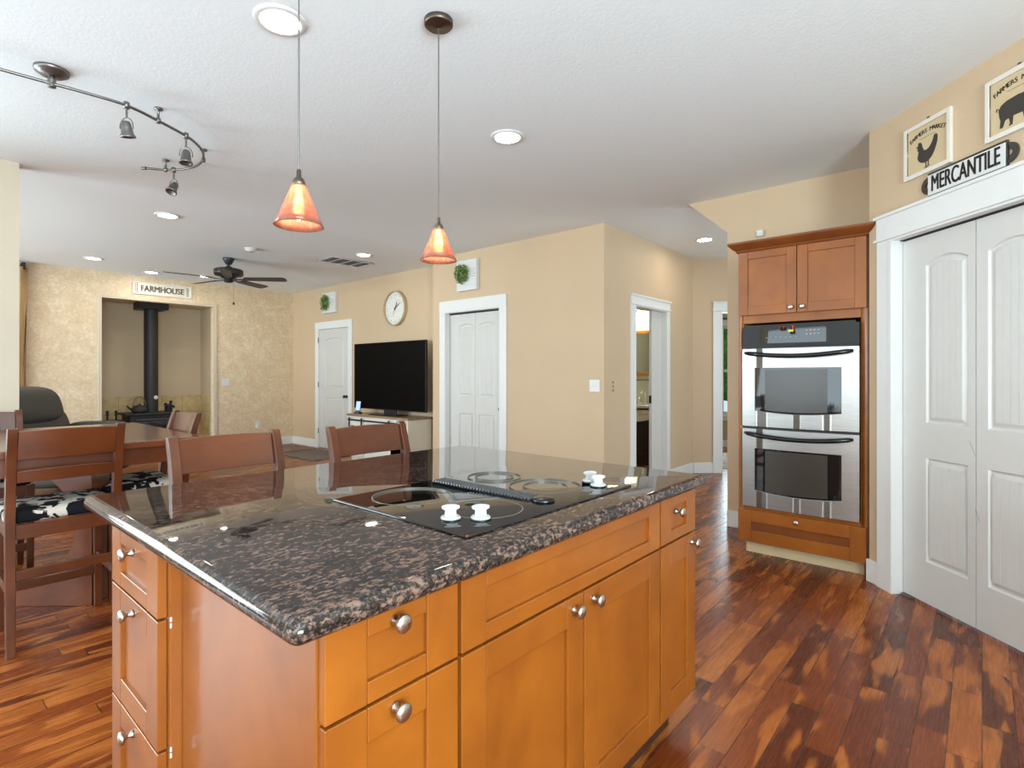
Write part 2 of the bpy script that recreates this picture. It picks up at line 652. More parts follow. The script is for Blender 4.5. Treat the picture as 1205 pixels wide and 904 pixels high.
def text_mesh(txt, size, depth, bold=0.0, xscale=1.0):
    """bold thickens the strokes by welding in sideways-shifted copies"""
    cu = bpy.data.curves.new('lettering', 'FONT')
    cu.body = txt
    cu.size = size
    cu.extrude = depth / 2
    cu.align_x = 'CENTER'
    cu.align_y = 'CENTER'
    o = bpy.data.objects.new('lettering', cu)
    COL.objects.link(o)
    bpy.context.view_layer.update()
    dg = bpy.context.evaluated_depsgraph_get()
    me = bpy.data.meshes.new_from_object(o.evaluated_get(dg))
    bpy.data.objects.remove(o)
    bpy.data.curves.remove(cu)
    for v in me.vertices:
        v.co.x *= xscale
    if bold:
        b = bmesh.new()
        for dx, dy in ((-bold, 0), (bold, 0), (0, 0), (0, bold * 0.5), (0, -bold * 0.5)):
            m2 = me.copy()
            m2.transform(Matrix.Translation((dx, dy, 0)))
            b.from_mesh(m2)
            bpy.data.meshes.remove(m2)
        b.to_mesh(me)
        b.free()
    return me


def text_obj(name, txt, size, depth, mat, parent, loc, bold=0.0, xscale=1.0, tilt=0.0):
    """upright lettering facing local -y"""
    me = text_mesh(txt, size, depth, bold, xscale)
    me.materials.append(M[mat])
    o = bpy.data.objects.new(name, me)
    COL.objects.link(o)
    o.parent = parent
    o.location = loc
    o.rotation_euler = (R(90), tilt, 0)
    return o


def arc_text(mb, txt, size, depth, radius, cx, cz, y, spacing, bold=0.0):
    n = len(txt)
    for i, ch in enumerate(txt):
        if ch == ' ':
            continue
        a = (i - (n - 1) / 2) * spacing / radius
        me = text_mesh(ch, size, depth, bold)
        T = Matrix.Translation((cx + radius * math.sin(a), y, cz - radius + radius * math.cos(a))) @ Matrix.Rotation(a, 4, 'Y') @ Matrix.Rotation(R(90), 4, 'X')
        me.transform(T)
        mb.bm.from_mesh(me)
        bpy.data.meshes.remove(me)


H = 2.74
# wall frames: origin and heading; local x runs to the right as seen from the room, local y away from it
WALLS = {'far': ((0, 9.53), 0), 'tv': ((4.88, 9.53), -90), 'closet': ((4.59, 5.32), -90), 'bath': ((4.59, 2.79), 0),
         'hall': ((6.73, 2.79), -45), 'oven': ((4.58, 1.60), -90), 'pantry': ((3.93, 0.52), -135),
         'left': ((-3.4, -2.3), 90), 'back': ((1.95, -2.3), 180), 'divider': ((-3.4, 5.10), 0)}


def wpos(wname, s, out=0.0, z=0.0):
    (x, y), a = WALLS[wname]
    a = R(a)
    return (x + math.cos(a) * s + math.sin(a) * out, y + math.sin(a) * s - math.cos(a) * out, z)


def wrot(wname):
    return R(WALLS[wname][1])


def wall(name, frame, s0, s1, openings=(), th=0.12, mat='wall', top=H, polys=()):
    mb = MB()
    xs = sorted({s0, s1} | {o[0] for o in openings} | {o[1] for o in openings})
    for a, b in zip(xs[:-1], xs[1:]):
        mid = (a + b) / 2
        ops = sorted([(o[2], o[3]) for o in openings if o[0] <= mid <= o[1]])
        z = 0.0
        for z0, z1 in ops:
            if z0 > z + 1e-4:
                mb.box(a, b, 0, th, z, z0)
            z = z1
        if z < top - 1e-4:
            mb.box(a, b, 0, th, z, top)
    for p in polys:
        mb.prism(p, 0, th)
    (x, y), ang = WALLS[frame]
    return mb.build(name, mat, None, (x, y, 0), (0, 0, R(ang)), kind='structure')


# ------------------------------------------------------------------ room shell
MB().box(-3.6, 11.0, -2.6, 11.0, -0.1, 0.0).build('floor', 'floor', kind='structure')
MB().box(-3.6, 11.0, -2.6, 11.0, H, H + 0.1).build('ceiling', 'ceiling', kind='structure')
NX0, NX1 = 2.02, 3.52
wall('wall_far', 'far', -3.4, 5.0, [(NX0, NX1, 0, 2.365)], mat='faux')
wall('wall_television', 'tv', -0.12, 4.21, [(0.90, 1.84, 0, 2.04)])
wall('wall_closet', 'closet', 0.0, 2.53, [(0.24, 1.175, 0, 2.035)])
mb = MB().box(4.71, 5.0, 5.20, 5.32, 0, H).build('wall_recess_side', 'wall', kind='structure')
wall('wall_bath', 'bath', 0.12, 2.14, [(0.60, 1.36, 0, 2.00)])
wall('wall_hall', 'hall', 0.0, 3.2, [(0.374, 1.19, 0, 2.07)])
wall('wall_oven', 'oven', 0.0, 1.08, polys=[[(-0.335, H), (0.0, 2.44), (0.0, H)]])
wall('wall_pantry', 'pantry', 0.0, 4.0, [(0.19, 2.02, 0, 2.04)])
MB().box(3.97, 4.58, 0.40, 0.5275, 0, H).build('wall_cabinet_return', 'wall', kind='structure')
MB().box(4.9, 9.6, -1.15, -1.0, 0, H).build('wall_entry', 'wall', kind='structure')
wall('wall_left', 'left', 0.0, 11.83, [(0.70, 2.50, 0.9, 2.2), (3.2, 6.6, 0.0, 2.2), (8.1, 11.3, 0.5, 2.4)])
wall('wall_back', 'back', 0.8, 5.35, [(1.55, 4.15, 0.6, 2.3)])
wall('wall_divider', 'divider', 0.0, 4.01, [(0.53, 3.03, 0.4, 2.2)], th=0.14, mat='wall_pale')

# nook for the wood stove, behind the opening in the far wall
mb = MB()
mb.box(1.86, 3.80, 10.62, 10.72, 0, 2.5)
mb.box(1.86, 1.96, 9.65, 10.62, 0, 2.5)
mb.box(3.70, 3.80, 9.65, 10.62, 0, 2.5)
mb.box(1.86, 3.80, 9.65, 10.72, 2.42, 2.5)
mb.build('wall_nook', 'nook', kind='structure')
mb = MB()
mb.box(1.96, 3.70, 10.60, 10.62, 0, 0.90)
mb.box(1.96, 1.98, 9.66, 10.60, 0, 0.90)
mb.box(3.68, 3.70, 9.66, 10.60, 0, 0.90)
mb.build('wall_nook_tile', 'tile', kind='structure')
mb = MB()
mb.box(1.98, 3.68, 9.66, 10.60, 0, 0.20)
mb.build('floor_nook_hearth', 'tile', bevel=0.008, kind='structure')
# slim painted frame round the nook opening
mb = MB()
for (a, b, c, d) in ((NX0 - 0.045, NX0, 0, 2.41), (NX1, NX1 + 0.045, 0, 2.41), (NX0, NX1, 2.365, 2.41)):
    mb.box(a, b, 9.515, 9.53, c, d)
mb.build('trim_nook', 'wall_pale', bevel=0.003, kind='structure')

# closet, pantry, bathroom and bedroom shells behind the doors
MB().box(4.72, 5.5, 4.0, 4.06, 0, H).build('wall_closet_inside', 'wall', kind='structure')
MB().box(5.0, 7.45, 4.75, 4.85, 0, H).build('wall_bathroom_far', 'wall_bath', kind='structure')
MB().box(7.36, 7.45, 2.92, 4.75, 0, H).build('wall_bathroom_right', 'wall_bath', kind='structure')
MB().box(4.9, 5.0, 2.92, 4.75, 0, H).build('wall_bathroom_left', 'wall_bath', kind='structure')
bw = Matrix.Translation((8.427, 4.487, 0)) @ Matrix.Rotation(R(-45), 4, 'Z')
mb = MB()
for (a, b, z0, z1) in ((-1.0, 1.53, 0, H), (2.43, 4.6, 0, H), (1.53, 2.43, 0, 0.55), (1.53, 2.43, 2.10, H)):
    mb.box(a, b, 0, 0.14, z0, z1)
mb.build('wall_bedroom', 'wall_bed', None, (8.427, 4.487, 0), (0, 0, R(-45)), kind='structure')


def baseboard(name, frame, s0, s1, h=0.135, t=0.016):
    mb = MB()
    mb.prism([(s0, 0), (s1, 0), (s1, h), (s0, h)], -t, 0)
    (x, y), a = WALLS[frame]
    return mb.build(name, 'trim', None, (x, y, 0), (0, 0, R(a)), bevel=0.004, kind='structure')


baseboard('baseboard_far', 'far', NX1 + 0.045, 4.88)
baseboard('baseboard_far_left', 'far', -3.4, NX0 - 0.045)
baseboard('baseboard_television', 'tv', 0.0, 0.80)
baseboard('baseboard_television_right', 'tv', 1.94, 4.21)
baseboard('baseboard_closet', 'closet', 1.27, 2.53)
baseboard('baseboard_closet_left', 'closet', 0.0, 0.145)
baseboard('baseboard_bath', 'bath', 0.0, 0.52)
baseboard('baseboard_bath_right', 'bath', 1.46, 2.13)
baseboard('baseboard_hall', 'hall', 0.01, 0.262)
baseboard('baseboard_oven', 'oven', 0.0, 0.30)
baseboard('baseboard_pantry', 'pantry', -0.01, 0.088)
mb = MB().box(-1.0, 4.6, -0.016, 0, 0, 0.12)
mb.build('baseboard_bedroom', 'trim', None, (8.427, 4.487, 0), (0, 0, R(-45)), bevel=0.004, kind='structure')


def casing(name, frame, a, b, top, cw=0.095, t=0.02, jamb=0.12, headh=0.13, left=True, right=True, cap=True, stop=None):
    """flat side casings, taller head board with a fillet below and a cap above, jamb lining through the wall"""
    mb = MB()
    if left:
        mb.box(a - cw, a, -t, 0, 0, top)
        mb.box(a - 0.012, a + 0.012, -t - 0.004, jamb, 0, top - 0.012)
    if right:
        mb.box(b, b + cw, -t, 0, 0, top)
        mb.box(b - 0.012, b + 0.012, -t - 0.004, jamb, 0, top - 0.012)
    mb.box(a - cw, b + cw, -t - 0.004, 0, top, top + headh)
    mb.box(a, b, -t, jamb, top - 0.014, top)
    if cap:
        mb.box(a - cw - 0.012, b + cw + 0.012, -t - 0.014, 0, top - 0.002, top + 0.014)
        mb.box(a - cw - 0.012, b + cw + 0.012, -t - 0.016, 0, top + headh - 0.018, top + headh)
    (x, y), ang = WALLS[frame]
    return mb.build(name, 'trim', None, (x, y, 0), (0, 0, R(ang)), bevel=0.002, kind='structure')


casing('trim_pantry', 'pantry', 0.19, 2.02, 2.04, cw=0.105, headh=0.15)
casing('trim_closet', 'closet', 0.24, 1.175, 2.035, headh=0.135, cap=False)
casing('trim_television_door', 'tv', 0.90, 1.84, 2.04, headh=0.11, cap=False)
casing('trim_bath_door', 'bath', 0.60, 1.36, 2.0, cw=0.085, headh=0.11)
casing('trim_hall_door', 'hall', 0.374, 1.19, 2.07, cw=0.11, headh=0.12)


# ------------------------------------------------------------------ doors
def arch_poly(x0, x1, z0, z1, rise, n=14):
    """counter-clockwise polygon with a softly arched top; z1 is the crown"""
    pts = [(x0, z0), (x1, z0)]
    for i in range(n + 1):
        u = i / n
        x = x1 + (x0 - x1) * u
        pts.append((x, z1 - rise + rise * math.sin(PI * (0.08 + 0.84 * u)) ** 0.8 if rise else z1))
    return pts


def inset(poly, d):
    n = len(poly)
    out = []
    for i in range(n):
        p0, p1, p2 = Vector(poly[i - 1]), Vector(poly[i]), Vector(poly[(i + 1) % n])
        a = (p1 - p0)
        b = (p2 - p1)
        if a.length < 1e-9 or b.length < 1e-9:
            out.append(tuple(p1))
            continue
        a.normalize()
        b.normalize()
        na, nb = Vector((-a.y, a.x)), Vector((-b.y, b.x))
        m = na + nb
        m.normalize()
        k = d / max(0.35, m.dot(na))
        out.append((p1.x + m.x * k, p1.y + m.y * k))
    return out


def panel_door(w_, h_, t_, panels, beads=0):
    """moulded door leaf: x 0..w, z 0..h, front face at y = 0, back at y = t; panels are (x0, x1, z0, z1, rise)"""
    mb = MB()
    bm = mb.bm
    ov = [bm.verts.new(p) for p in ((0, 0, 0), (w_, 0, 0), (w_, 0, h_), (0, 0, h_))]
    edges = [bm.edges.new((ov[i], ov[(i + 1) % 4])) for i in range(4)]
    holes = []
    for (x0, x1, z0, z1, rise) in panels:
        poly = arch_poly(x0, x1, z0, z1, rise)
        hv = [bm.verts.new((p[0], 0, p[1])) for p in poly]
        edges += [bm.edges.new((hv[i], hv[(i + 1) % len(hv)])) for i in range(len(hv))]
        holes.append((poly, hv))
    bmesh.ops.triangle_fill(bm, use_beauty=True, use_dissolve=False, edges=edges)
    for poly, hv in holes:
        prev = hv
        for d, y in ((0.007, 0.010), (0.014, 0.011), (0.034, 0.003)):
            q = [bm.verts.new((p[0], y, p[1])) for p in inset(poly, d)]
            for i in range(len(q)):
                j = (i + 1) % len(q)
                bm.faces.new((prev[i], prev[j], q[j], q[i]))
            prev = q
        bm.faces.new(prev)
        if beads:
            ip = inset(poly, 0.036)
            xa, xb = min(p[0] for p in ip), max(p[0] for p in ip)
            za = min(p[1] for p in ip)
            wd = (xb - xa) / beads
            for k in range(beads):
                a, b = xa + k * wd + 0.0022, xa + (k + 1) * wd - 0.0022
                def topz(x):
                    best = za + 0.01
                    for i in range(len(ip)):
                        p, q = ip[i], ip[(i + 1) % len(ip)]
                        if min(p[0], q[0]) - 1e-9 <= x <= max(p[0], q[0]) + 1e-9 and abs(p[0] - q[0]) > 1e-6:
                            z = p[1] + (q[1] - p[1]) * (x - p[0]) / (q[0] - p[0])
                            best = max(best, z)
                    return best
                mb.prism([(a, za), (b, za), (b, topz(b)), (a, topz(a))], 0.0012, 0.004)
    back = [bm.verts.new(p) for p in ((0, t_, 0), (w_, t_, 0), (w_, t_, h_), (0, t_, h_))]
    for i in range(4):
        j = (i + 1) % 4
        bm.faces.new((ov[j], ov[i], back[i], back[j]))
    bm.faces.new(list(reversed(back)))
    return mb


def knob_mesh(r=0.017, L=0.028):
    """small mushroom cabinet knob standing out along local -y"""
    T = Matrix.Rotation(R(90), 4, 'X')
    prof = [(r * 0.62, 0), (r * 0.55, L * 0.10), (r * 0.34, L * 0.25), (r * 0.34, L * 0.48), (r * 0.85, L * 0.62), (r, L * 0.74), (r * 0.96, L * 0.86), (r * 0.6, L * 0.97), (r * 0.02, L)]
    return MB().lathe(prof, 24, T)


def leafset(root, frame, leaves, y0, h_, beads):
    for (s0, s1, panels) in leaves:
        panel_door(s1 - s0, h_, 0.034, [(p[0] - s0, p[1] - s0, p[2], p[3], p[4]) for p in panels], beads).build(
            'door_leaf', 'door', root, (s0, y0, 0.016), smooth=False)


# pantry bifold doors (door_1)
(x, y), a = WALLS['pantry']
d1 = empty('door_1', (x, y, 0), R(a), 'structure')
pl = 0.24 - 0.016
leaves = []
for base, flip in ((0.206, 0), (0.206 + 0.904, 1)):
    m0 = base + 0.0
    leaves.append((m0 + 0.000, m0 + 0.450, [(m0 + 0.158, m0 + 0.410, 0.98, 1.875, 0.055), (m0 + 0.158, m0 + 0.410, pl, 0.79, 0)]))
    leaves.append((m0 + 0.454, m0 + 0.900, [(m0 + 0.515, m0 + 0.770, 0.98, 1.875, 0.055), (m0 + 0.515, m0 + 0.770, pl, 0.79, 0)]))
leafset(d1, 'pantry', leaves, 0.045, 2.002, 5)
MB().box(0.20, 2.01, 0.03, 0.09, 2.022, 2.03).build('door_track', 'charcoal', d1)
mb = MB()
for (s, z0, ds, dz) in ((0.622, 0.93, 0.035, -0.075), (0.655, 0.60, 0.022, -0.055)):
    mb.prism([(s, z0), (s + ds, z0 + dz), (s + ds + 0.002, z0 + dz), (s + 0.003, z0)], 0.0444, 0.0456)
mb.build('scuff_mark', 'grille', d1)
MB().box(0.205, 0.27, 0.03, 0.06, 0.002, 0.012).build('floor_pivot_bracket', 'nickel', d1)

# hall closet bifold (door_2)
(x, y), a = WALLS['closet']
d2 = empty('door_2', (x, y, 0), R(a), 'structure')
m0 = 0.255
leafset(d2, 'closet', [
    (m0, m0 + 0.446, [(m0 + 0.17, m0 + 0.410, 0.975, 1.865, 0.04), (m0 + 0.17, m0 + 0.410, 0.24, 0.765, 0)]),
    (m0 + 0.450, m0 + 0.905, [(m0 + 0.505, m0 + 0.765, 0.975, 1.865, 0.04), (m0 + 0.505, m0 + 0.765, 0.24, 0.765, 0)])], 0.06, 1.985, 4)
MB().box(0.252, 1.163, 0.055, 0.10, 2.006, 2.02).build('door_track', 'charcoal', d2)
knob_mesh(0.019, 0.03).build('door_knob', 'bronze', d2, (1.115, 0.06, 0.86), smooth=True)

# living room door (door_3)
(x, y), a = WALLS['tv']
d3 = empty('door_3', (x, y, 0), R(a), 'structure')
panel_door(0.912, 2.012, 0.036, [(0.17, 0.742, 1.03, 1.87, 0.075), (0.17, 0.742, 0.22, 0.86, 0)]).build('door_leaf', 'door', d3, (0.914, 0.004, 0.010))
mb = MB().lathe([(0.028, 0), (0.028, 0.006), (0.011, 0.012), (0.011, 0.03), (0.024, 0.038), (0.028, 0.05), (0.022, 0.062), (0.001, 0.066)], 24, Matrix.Rotation(R(90), 4, 'X'))
mb.build('door_knob', 'black', d3, (1.755, 0.004, 0.90), smooth=True)
for z in (0.25, 1.04, 1.80):
    MB().lathe([(0.008, 0), (0.008, 0.09)], 12).build('hinge', 'pewter', d3, (0.914, -0.022, z))

# bathroom pocket door, mostly slid into the wall (door_4)
(x, y), a = WALLS['bath']
d4 = empty('door_4', (x, y, 0), R(a), 'structure')
MB().box(1.10, 1.35, 0.042, 0.078, 0.012, 1.985).build('door_leaf', 'door', d4, bevel=0.002)
MB().box(1.092, 1.104, 0.046, 0.074, 0.93, 1.02).build('edge_pull', 'black', d4)

# ------------------------------------------------------------------ bathroom seen through its door
vt = thing('bathroom_vanity', 'dark espresso vanity with white scalloped basin seen through the bathroom doorway', 'vanity', (6.86, 3.2, 0))
MB().box(0.04, 0.485, 0.0, 1.1, 0.0, 0.74).build('cabinet_body', 'darkvanity', vt, bevel=0.004)
for i in range(2):
    b0 = 0.02 + i * 0.54
    mb = MB()
    mb.box(0.018, 0.04, b0, b0 + 0.51, 0.10, 0.60)
    mb.box(0.010, 0.018, b0, b0 + 0.06, 0.10, 0.60)
    mb.box(0.010, 0.018, b0 + 0.45, b0 + 0.51, 0.10, 0.60)
    mb.box(0.010, 0.018, b0 + 0.06, b0 + 0.45, 0.10, 0.16)
    mb.box(0.010, 0.018, b0 + 0.06, b0 + 0.45, 0.54, 0.60)
    d = mb.build('cabinet_door', 'darkvanity', vt)
    knob_mesh(0.014, 0.022).build('knob', 'nickel', d, (0.010, b0 + (0.47 if i == 0 else 0.04), 0.52), (0, 0, R(-90)), smooth=True)
n = 40
for k in range(1):
    mb = MB()
    pts = []
    for i in range(n + 1):
        u = i / n
        yy = -0.02 + 1.14 * u
        pts.append((yy, 0.75 - 0.02 - 0.13 * max(0, math.cos((u - 0.45) * 3.4)) ** 1.0))
    poly = [(-0.02, 0.80)] + pts + [(1.12, 0.80)]
    T = Matrix(((0, 1, 0, 0), (1, 0, 0, 0), (0, 0, 1, 0), (0, 0, 0, 1)))
    mb.prism(poly, -0.02, 0.012, T)
    mb.box(-0.02, 0.485, -0.02, 1.12, 0.76, 0.83)
    mb.build('basin_top', 'porcelain', vt, bevel=0.006)
mb = MB()
mb.path([(0.38, 0.5, 0.83), (0.38, 0.5, 0.98), (0.35, 0.5, 1.02), (0.28, 0.5, 1.02), (0.25, 0.5, 0.99)], 0.011, 10)
for dy in (-0.1, 0.1):
    mb.lathe([(0.024, 0.83), (0.02, 0.87), (0.012, 0.89), (0.02, 0.90), (0.02, 0.92), (0.004, 0.925)], 16, Matrix.Translation((0.38, 0.5 + dy, 0)))
mb.build('faucet', 'chrome', vt, smooth=True)
mr = thing('wall_mirror', 'wide mirror with golden wood rails above the bathroom vanity', 'mirror', (7.35, 3.15, 1.24))
MB().box(-0.012, -0.001, 0, 1.2, 0.05, 0.62).build('glass', 'mirror', mr)
MB().box(-0.03, -0.001, -0.02, 1.22, 0.0, 0.05).build('bottom_rail', 'goldwood', mr, bevel=0.004)
MB().box(-0.03, -0.001, -0.02, 1.22, 0.62, 0.67).build('top_rail', 'goldwood', mr, bevel=0.004)
tb = thing('towel_bar', 'slim dark towel bar below the bathroom mirror', 'towel bar', (7.35, 3.3, 1.18))
mb = MB().path([(-0.05, 0, 0), (-0.05, 0.75, 0)], 0.008, 10)
mb.build('bar', 'black', tb)
for yy in (0.02, 0.73):
    MB().box(-0.05, 0.0, yy - 0.008, yy + 0.008, -0.008, 0.008).build('bracket', 'black', tb)
vl = thing('vanity_light', 'lit row of frosted glass shades on a bar over the bathroom mirror', 'light', (7.35, 3.2, 2.12))
MB().path([(-0.06, 0, 0.08), (-0.06, 1.0, 0.08)], 0.012, 10).build('bar', 'bronze', vl)
for i in range(4):
    yy = 0.08 + i * 0.27
    MB().box(-0.06, 0.0, yy - 0.01, yy + 0.01, 0.07, 0.09).build('arm', 'bronze', vl)
    MB().lathe([(0.02, 0.075), (0.035, 0.06), (0.05, -0.02), (0.062, -0.075)], 20, Matrix.Translation((-0.07, yy, 0)), (True, True)).build('glass_shade', 'vanity_glow', vl, smooth=True)

# ------------------------------------------------------------------ bedroom window and the garden beyond it
w1 = empty('window_1', (8.427, 4.487, 0), R(-45), 'structure')
mb = MB()
a0, a1, z0, z1 = 1.53, 2.43, 0.55, 2.10
for (p, q, r_, s_) in ((a0 - 0.09, a0, z0 - 0.09, z1 + 0.10), (a1, a1 + 0.09, z0 - 0.09, z1 + 0.10), (a0, a1, z1, z1 + 0.10), (a0, a1, z0 - 0.09, z0)):
    mb.box(p, q, -0.02, 0, r_, s_)
mb.box(a0 - 0.11, a1 + 0.11, -0.06, 0, z0 - 0.02, z0 + 0.01)
mb.build('window_casing', 'trim', w1, bevel=0.003)
mb = MB()
for (p, q, r_, s_) in ((a0, a0 + 0.04, z0, z1), (a1 - 0.04, a1, z0, z1), (a0, a1, z0, z0 + 0.05), (a0, a1, z1 - 0.04, z1), (a0, a1, 1.30, 1.345)):
    mb.box(p, q, 0.04, 0.09, r_, s_)
mb.build('window_frame', 'trim', w1, bevel=0.003)
mb = MB()
mb.box(a0 + 0.03, a1 - 0.03, 0.062, 0.066, z0 + 0.03, z1 - 0.03)
mb.build('window_pane', 'pane', w1)
cr = thing('curtain_rod', 'dark curtain rod above the bedroom window seen through the hall doorway', 'curtain rod', (8.427, 4.487, 0), R(-45))
MB().path([(a0 - 0.25, -0.09, 2.22), (a1 + 0.25, -0.09, 2.22)], 0.012, 10).build('rod', 'black', cr)
for s in (a0 - 0.15, a1 + 0.15):
    MB().box(s - 0.01, s + 0.01, -0.09, 0.0, 2.21, 2.23).build('bracket', 'black', cr)
rg = MB().box(-0.55, 1.0, -0.75, 0.6, 0, 0.012).build('bedroom_rug', 'rug3', None, (8.25, 2.75, 0.0), (0, 0, R(-45)), bevel=0.004)
tag(rg, 'pale patterned rug on the floor of the bedroom past the hall doorway', 'rug')
MB().box(10.9, 26, -12, 22, -0.55, -0.5).build('ground', 'grass', kind='structure')
MB().box(15.5, 18.5, -12, 22, -0.5, -0.49).build('driveway', 'asphalt', kind='structure')


def shrub(name, loc, r, h_, label, seed):
    rnd = random.Random(seed)
    t = thing(name, label, 'tree', loc, 0, 'trees outside the bedroom window')
    MB().lathe([(0.14, 0), (0.10, h_ * 0.35), (0.06, h_ * 0.6)], 12).build('trunk', 'stool', t, smooth=True)
    mb = MB()
    for i in range(420):
        th, ph = rnd.uniform(0, 2 * PI), math.acos(rnd.uniform(-0.7, 1))
        rr = r * rnd.uniform(0.75, 1.08)
        c = Vector((rr * math.sin(ph) * math.cos(th), rr * math.sin(ph) * math.sin(th), h_ * 0.55 + rr * 1.25 * math.cos(ph)))
        d = Vector((rnd.uniform(-1, 1), rnd.uniform(-1, 1), rnd.uniform(-1, 1))).normalized()
        e = d.orthogonal().normalized()
        f = d.cross(e)
        q = r * 0.13
        mb.quad(c - e * q, c - f * q * 0.6, c + e * q, c + f * q * 0.6)
    mb.sphere((0, 0, h_ * 0.55), r * 0.82, 3, (1, 1, 1.25))
    mb.build('foliage', 'foliage', t, recalc=False)
    return t


shrub('leafy_tree', (19.5, 6.6, -0.5), 1.7, 4.6, 'leafy green tree outside the bedroom window', 1)
shrub('leafy_tree', (23.0, 12.5, -0.5), 1.9, 5.2, 'leafy green tree outside the bedroom window', 2)
shrub('leafy_tree', (24.0, 3.0, -0.5), 1.8, 5.0, 'leafy green tree outside the bedroom window', 3)

# ------------------------------------------------------------------ shaker fronts and island


def shaker(w_, h_, stile, rail, t_=0.02, rec=0.010, panel_mat=1):
    """five-piece front, x 0..w, z 0..h, front at y = 0; material 0 vertical grain, 1 horizontal grain, 2 the panel"""
    mb = MB()
    g = 0.0006
    mb.box(0, stile - g, 0, t_, 0, h_, 0)
    mb.box(w_ - stile + g, w_, 0, t_, 0, h_, 0)
    mb.box(stile, w_ - stile, 0.0004, t_, 0, rail - g, 1)
    mb.box(stile, w_ - stile, 0.0004, t_, h_ - rail + g, h_, 1)
    mb.box(stile - 0.002, w_ - stile + 0.002, rec, t_ - 0.002, rail - 0.002, h_ - rail + 0.002, 2)
    return mb


def front(name, parent, loc, rz, w_, h_, stile, rail, knobs=(), panel='maple', kr=0.0165, kl=0.032):
    o = shaker(w_, h_, stile, rail).build(name, ['maple', 'maple_h', panel], parent, loc, (0, 0, rz), bevel=0.0022)
    for (kx, kz) in knobs:
        knob_mesh(kr, kl).build('knob', 'nickel', o, (kx, 0.0, kz), smooth=True)
    return o


ZT = 0.858      # underside of the worktop
FY = 0.777      # plane of the drawer and door fronts
GZ = 0.1047     # toe-kick height


def unit(name, label, x0, x1, y0, y1, toe_front=True):
    t = thing(name, label, 'cabinet', (0, 0, 0), 0)
    mb = MB()
    mb.box(x0, x1, y0, y1, GZ, ZT)
    mb.build('carcass', 'maple_panel', t, bevel=0.0015)
    return t


ca = unit('base_cabinet', 'island drawer cabinet at the near corner, three stacked drawers with round knobs', 0.445, 0.739, FY + 0.02, 1.385)
MB().box(0.50, 0.739, FY + 0.075, 1.385, 0, GZ).build('toe_kick', 'toe_dark', ca)
for (z0, z1, kz) in ((0.706, 0.868 - 0.012, 0.124), (0.415, 0.700, 0.262), (0.125, 0.409, 0.262)):
    front('drawer_front', ca, (0.449, FY, z0), 0, 0.286, z1 - z0, 0.079, 0.038 if z0 > 0.7 else 0.06, [(0.135, kz)], 'maple_h')
cb = unit('base_cabinet', 'wide island cabinet under the cooktop, false drawer front over two doors', 0.740, 1.623, FY + 0.02, 1.385)
MB().box(0.740, 1.623, FY + 0.075, 1.385, 0, GZ).build('toe_kick', 'toe_dark', cb)
front('false_drawer_front', cb, (0.745, FY, 0.706), 0, 0.873, 0.150, 0.072, 0.038, (), 'maple_h')
front('cabinet_door', cb, (0.745, FY, 0.137), 0, 0.434, 0.562, 0.072, 0.072, [(0.434 - 0.045, 0.562 - 0.032)])
front('cabinet_door', cb, (1.184, FY, 0.137), 0, 0.434, 0.562, 0.072, 0.072, [(0.042, 0.562 - 0.032)])
cc = unit('base_cabinet', 'narrow island cabinet at the far end, one small drawer above a tall door', 1.624, 1.905, FY + 0.02, 1.385)
MB().box(1.624, 1.84, FY + 0.075, 1.385, 0, GZ).build('toe_kick', 'toe_dark', cc)
front('drawer_front', cc, (1.629, FY, 0.706), 0, 0.272, 0.150, 0.074, 0.036, [(0.108, 0.094)], 'maple_h')
front('cabinet_door', cc, (1.629, FY, 0.137), 0, 0.272, 0.562, 0.074, 0.072, [(0.236, 0.562 - 0.032)])
cdw = unit('base_cabinet', 'end cabinet of the island facing the dining table, three drawers with knobs seen edge-on', 0.420, 0.86, 1.389, 1.80)
MB().box(0.49, 0.86, 1.389, 1.78, 0, GZ).build('toe_kick', 'toe_dark', cdw)
for (z0, z1, kz) in ((0.706, 0.856, 0.112), (0.406, 0.700, 0.262), (0.125, 0.400, 0.245)):
    front('drawer_front', cdw, (0.400, 1.779, z0), R(-90), 0.374, z1 - z0, 0.079, 0.038 if z0 > 0.7 else 0.06, [(0.19, kz)], 'maple_h')
for z in (0.706, 0.692, 0.412, 0.398):
    MB().box(0.4200, 0.4235, 1.386, 1.389, z - 0.006, z + 0.004).build('bumper_dot', 'white', cdw)
ce = unit('base_cabinet', 'plain back cabinet of the island facing the two bar stools', 0.862, 1.905, 1.389, 1.64)
MB().box(0.862, 1.84, 1.389, 1.57, 0, GZ).build('toe_kick', 'toe_dark', ce)
for i in range(2):
    shaker(0.50, 0.72, 0.072, 0.072).build('back_panel', ['maple', 'maple_h', 'maple'], ce, (1.385 + i * 0.515, 1.66, 0.125), (0, 0, R(180)), bevel=0.002)


def slab(x0, x1, y0, y1, z0, z1, rc=0.022, seg=8):
    """worktop with a full bullnose edge and rounded corners"""
    mb = MB()
    hb = (z1 - z0) / 2
    zc = (z0 + z1) / 2
    loops = []

    def loop(off, z):
        pts = []
        r = max(rc - off, 0.001)
        for (cx_, cy_, a0_) in ((x1 - rc, y1 - rc, 0), (x0 + rc, y1 - rc, 90), (x0 + rc, y0 + rc, 180), (x1 - rc, y0 + rc, 270)):
            for k in range(7):
                a_ = R(a0_ + 90 * k / 6)
                pts.append((cx_ + r * math.cos(a_), cy_ + r * math.sin(a_), z))
        return pts
    for k in range(seg + 1):
        a_ = -PI / 2 + PI * k / seg
        loops.append(loop(hb * (1 - math.cos(a_)), zc + hb * math.sin(a_)))
    mb.loft(loops)
    return mb


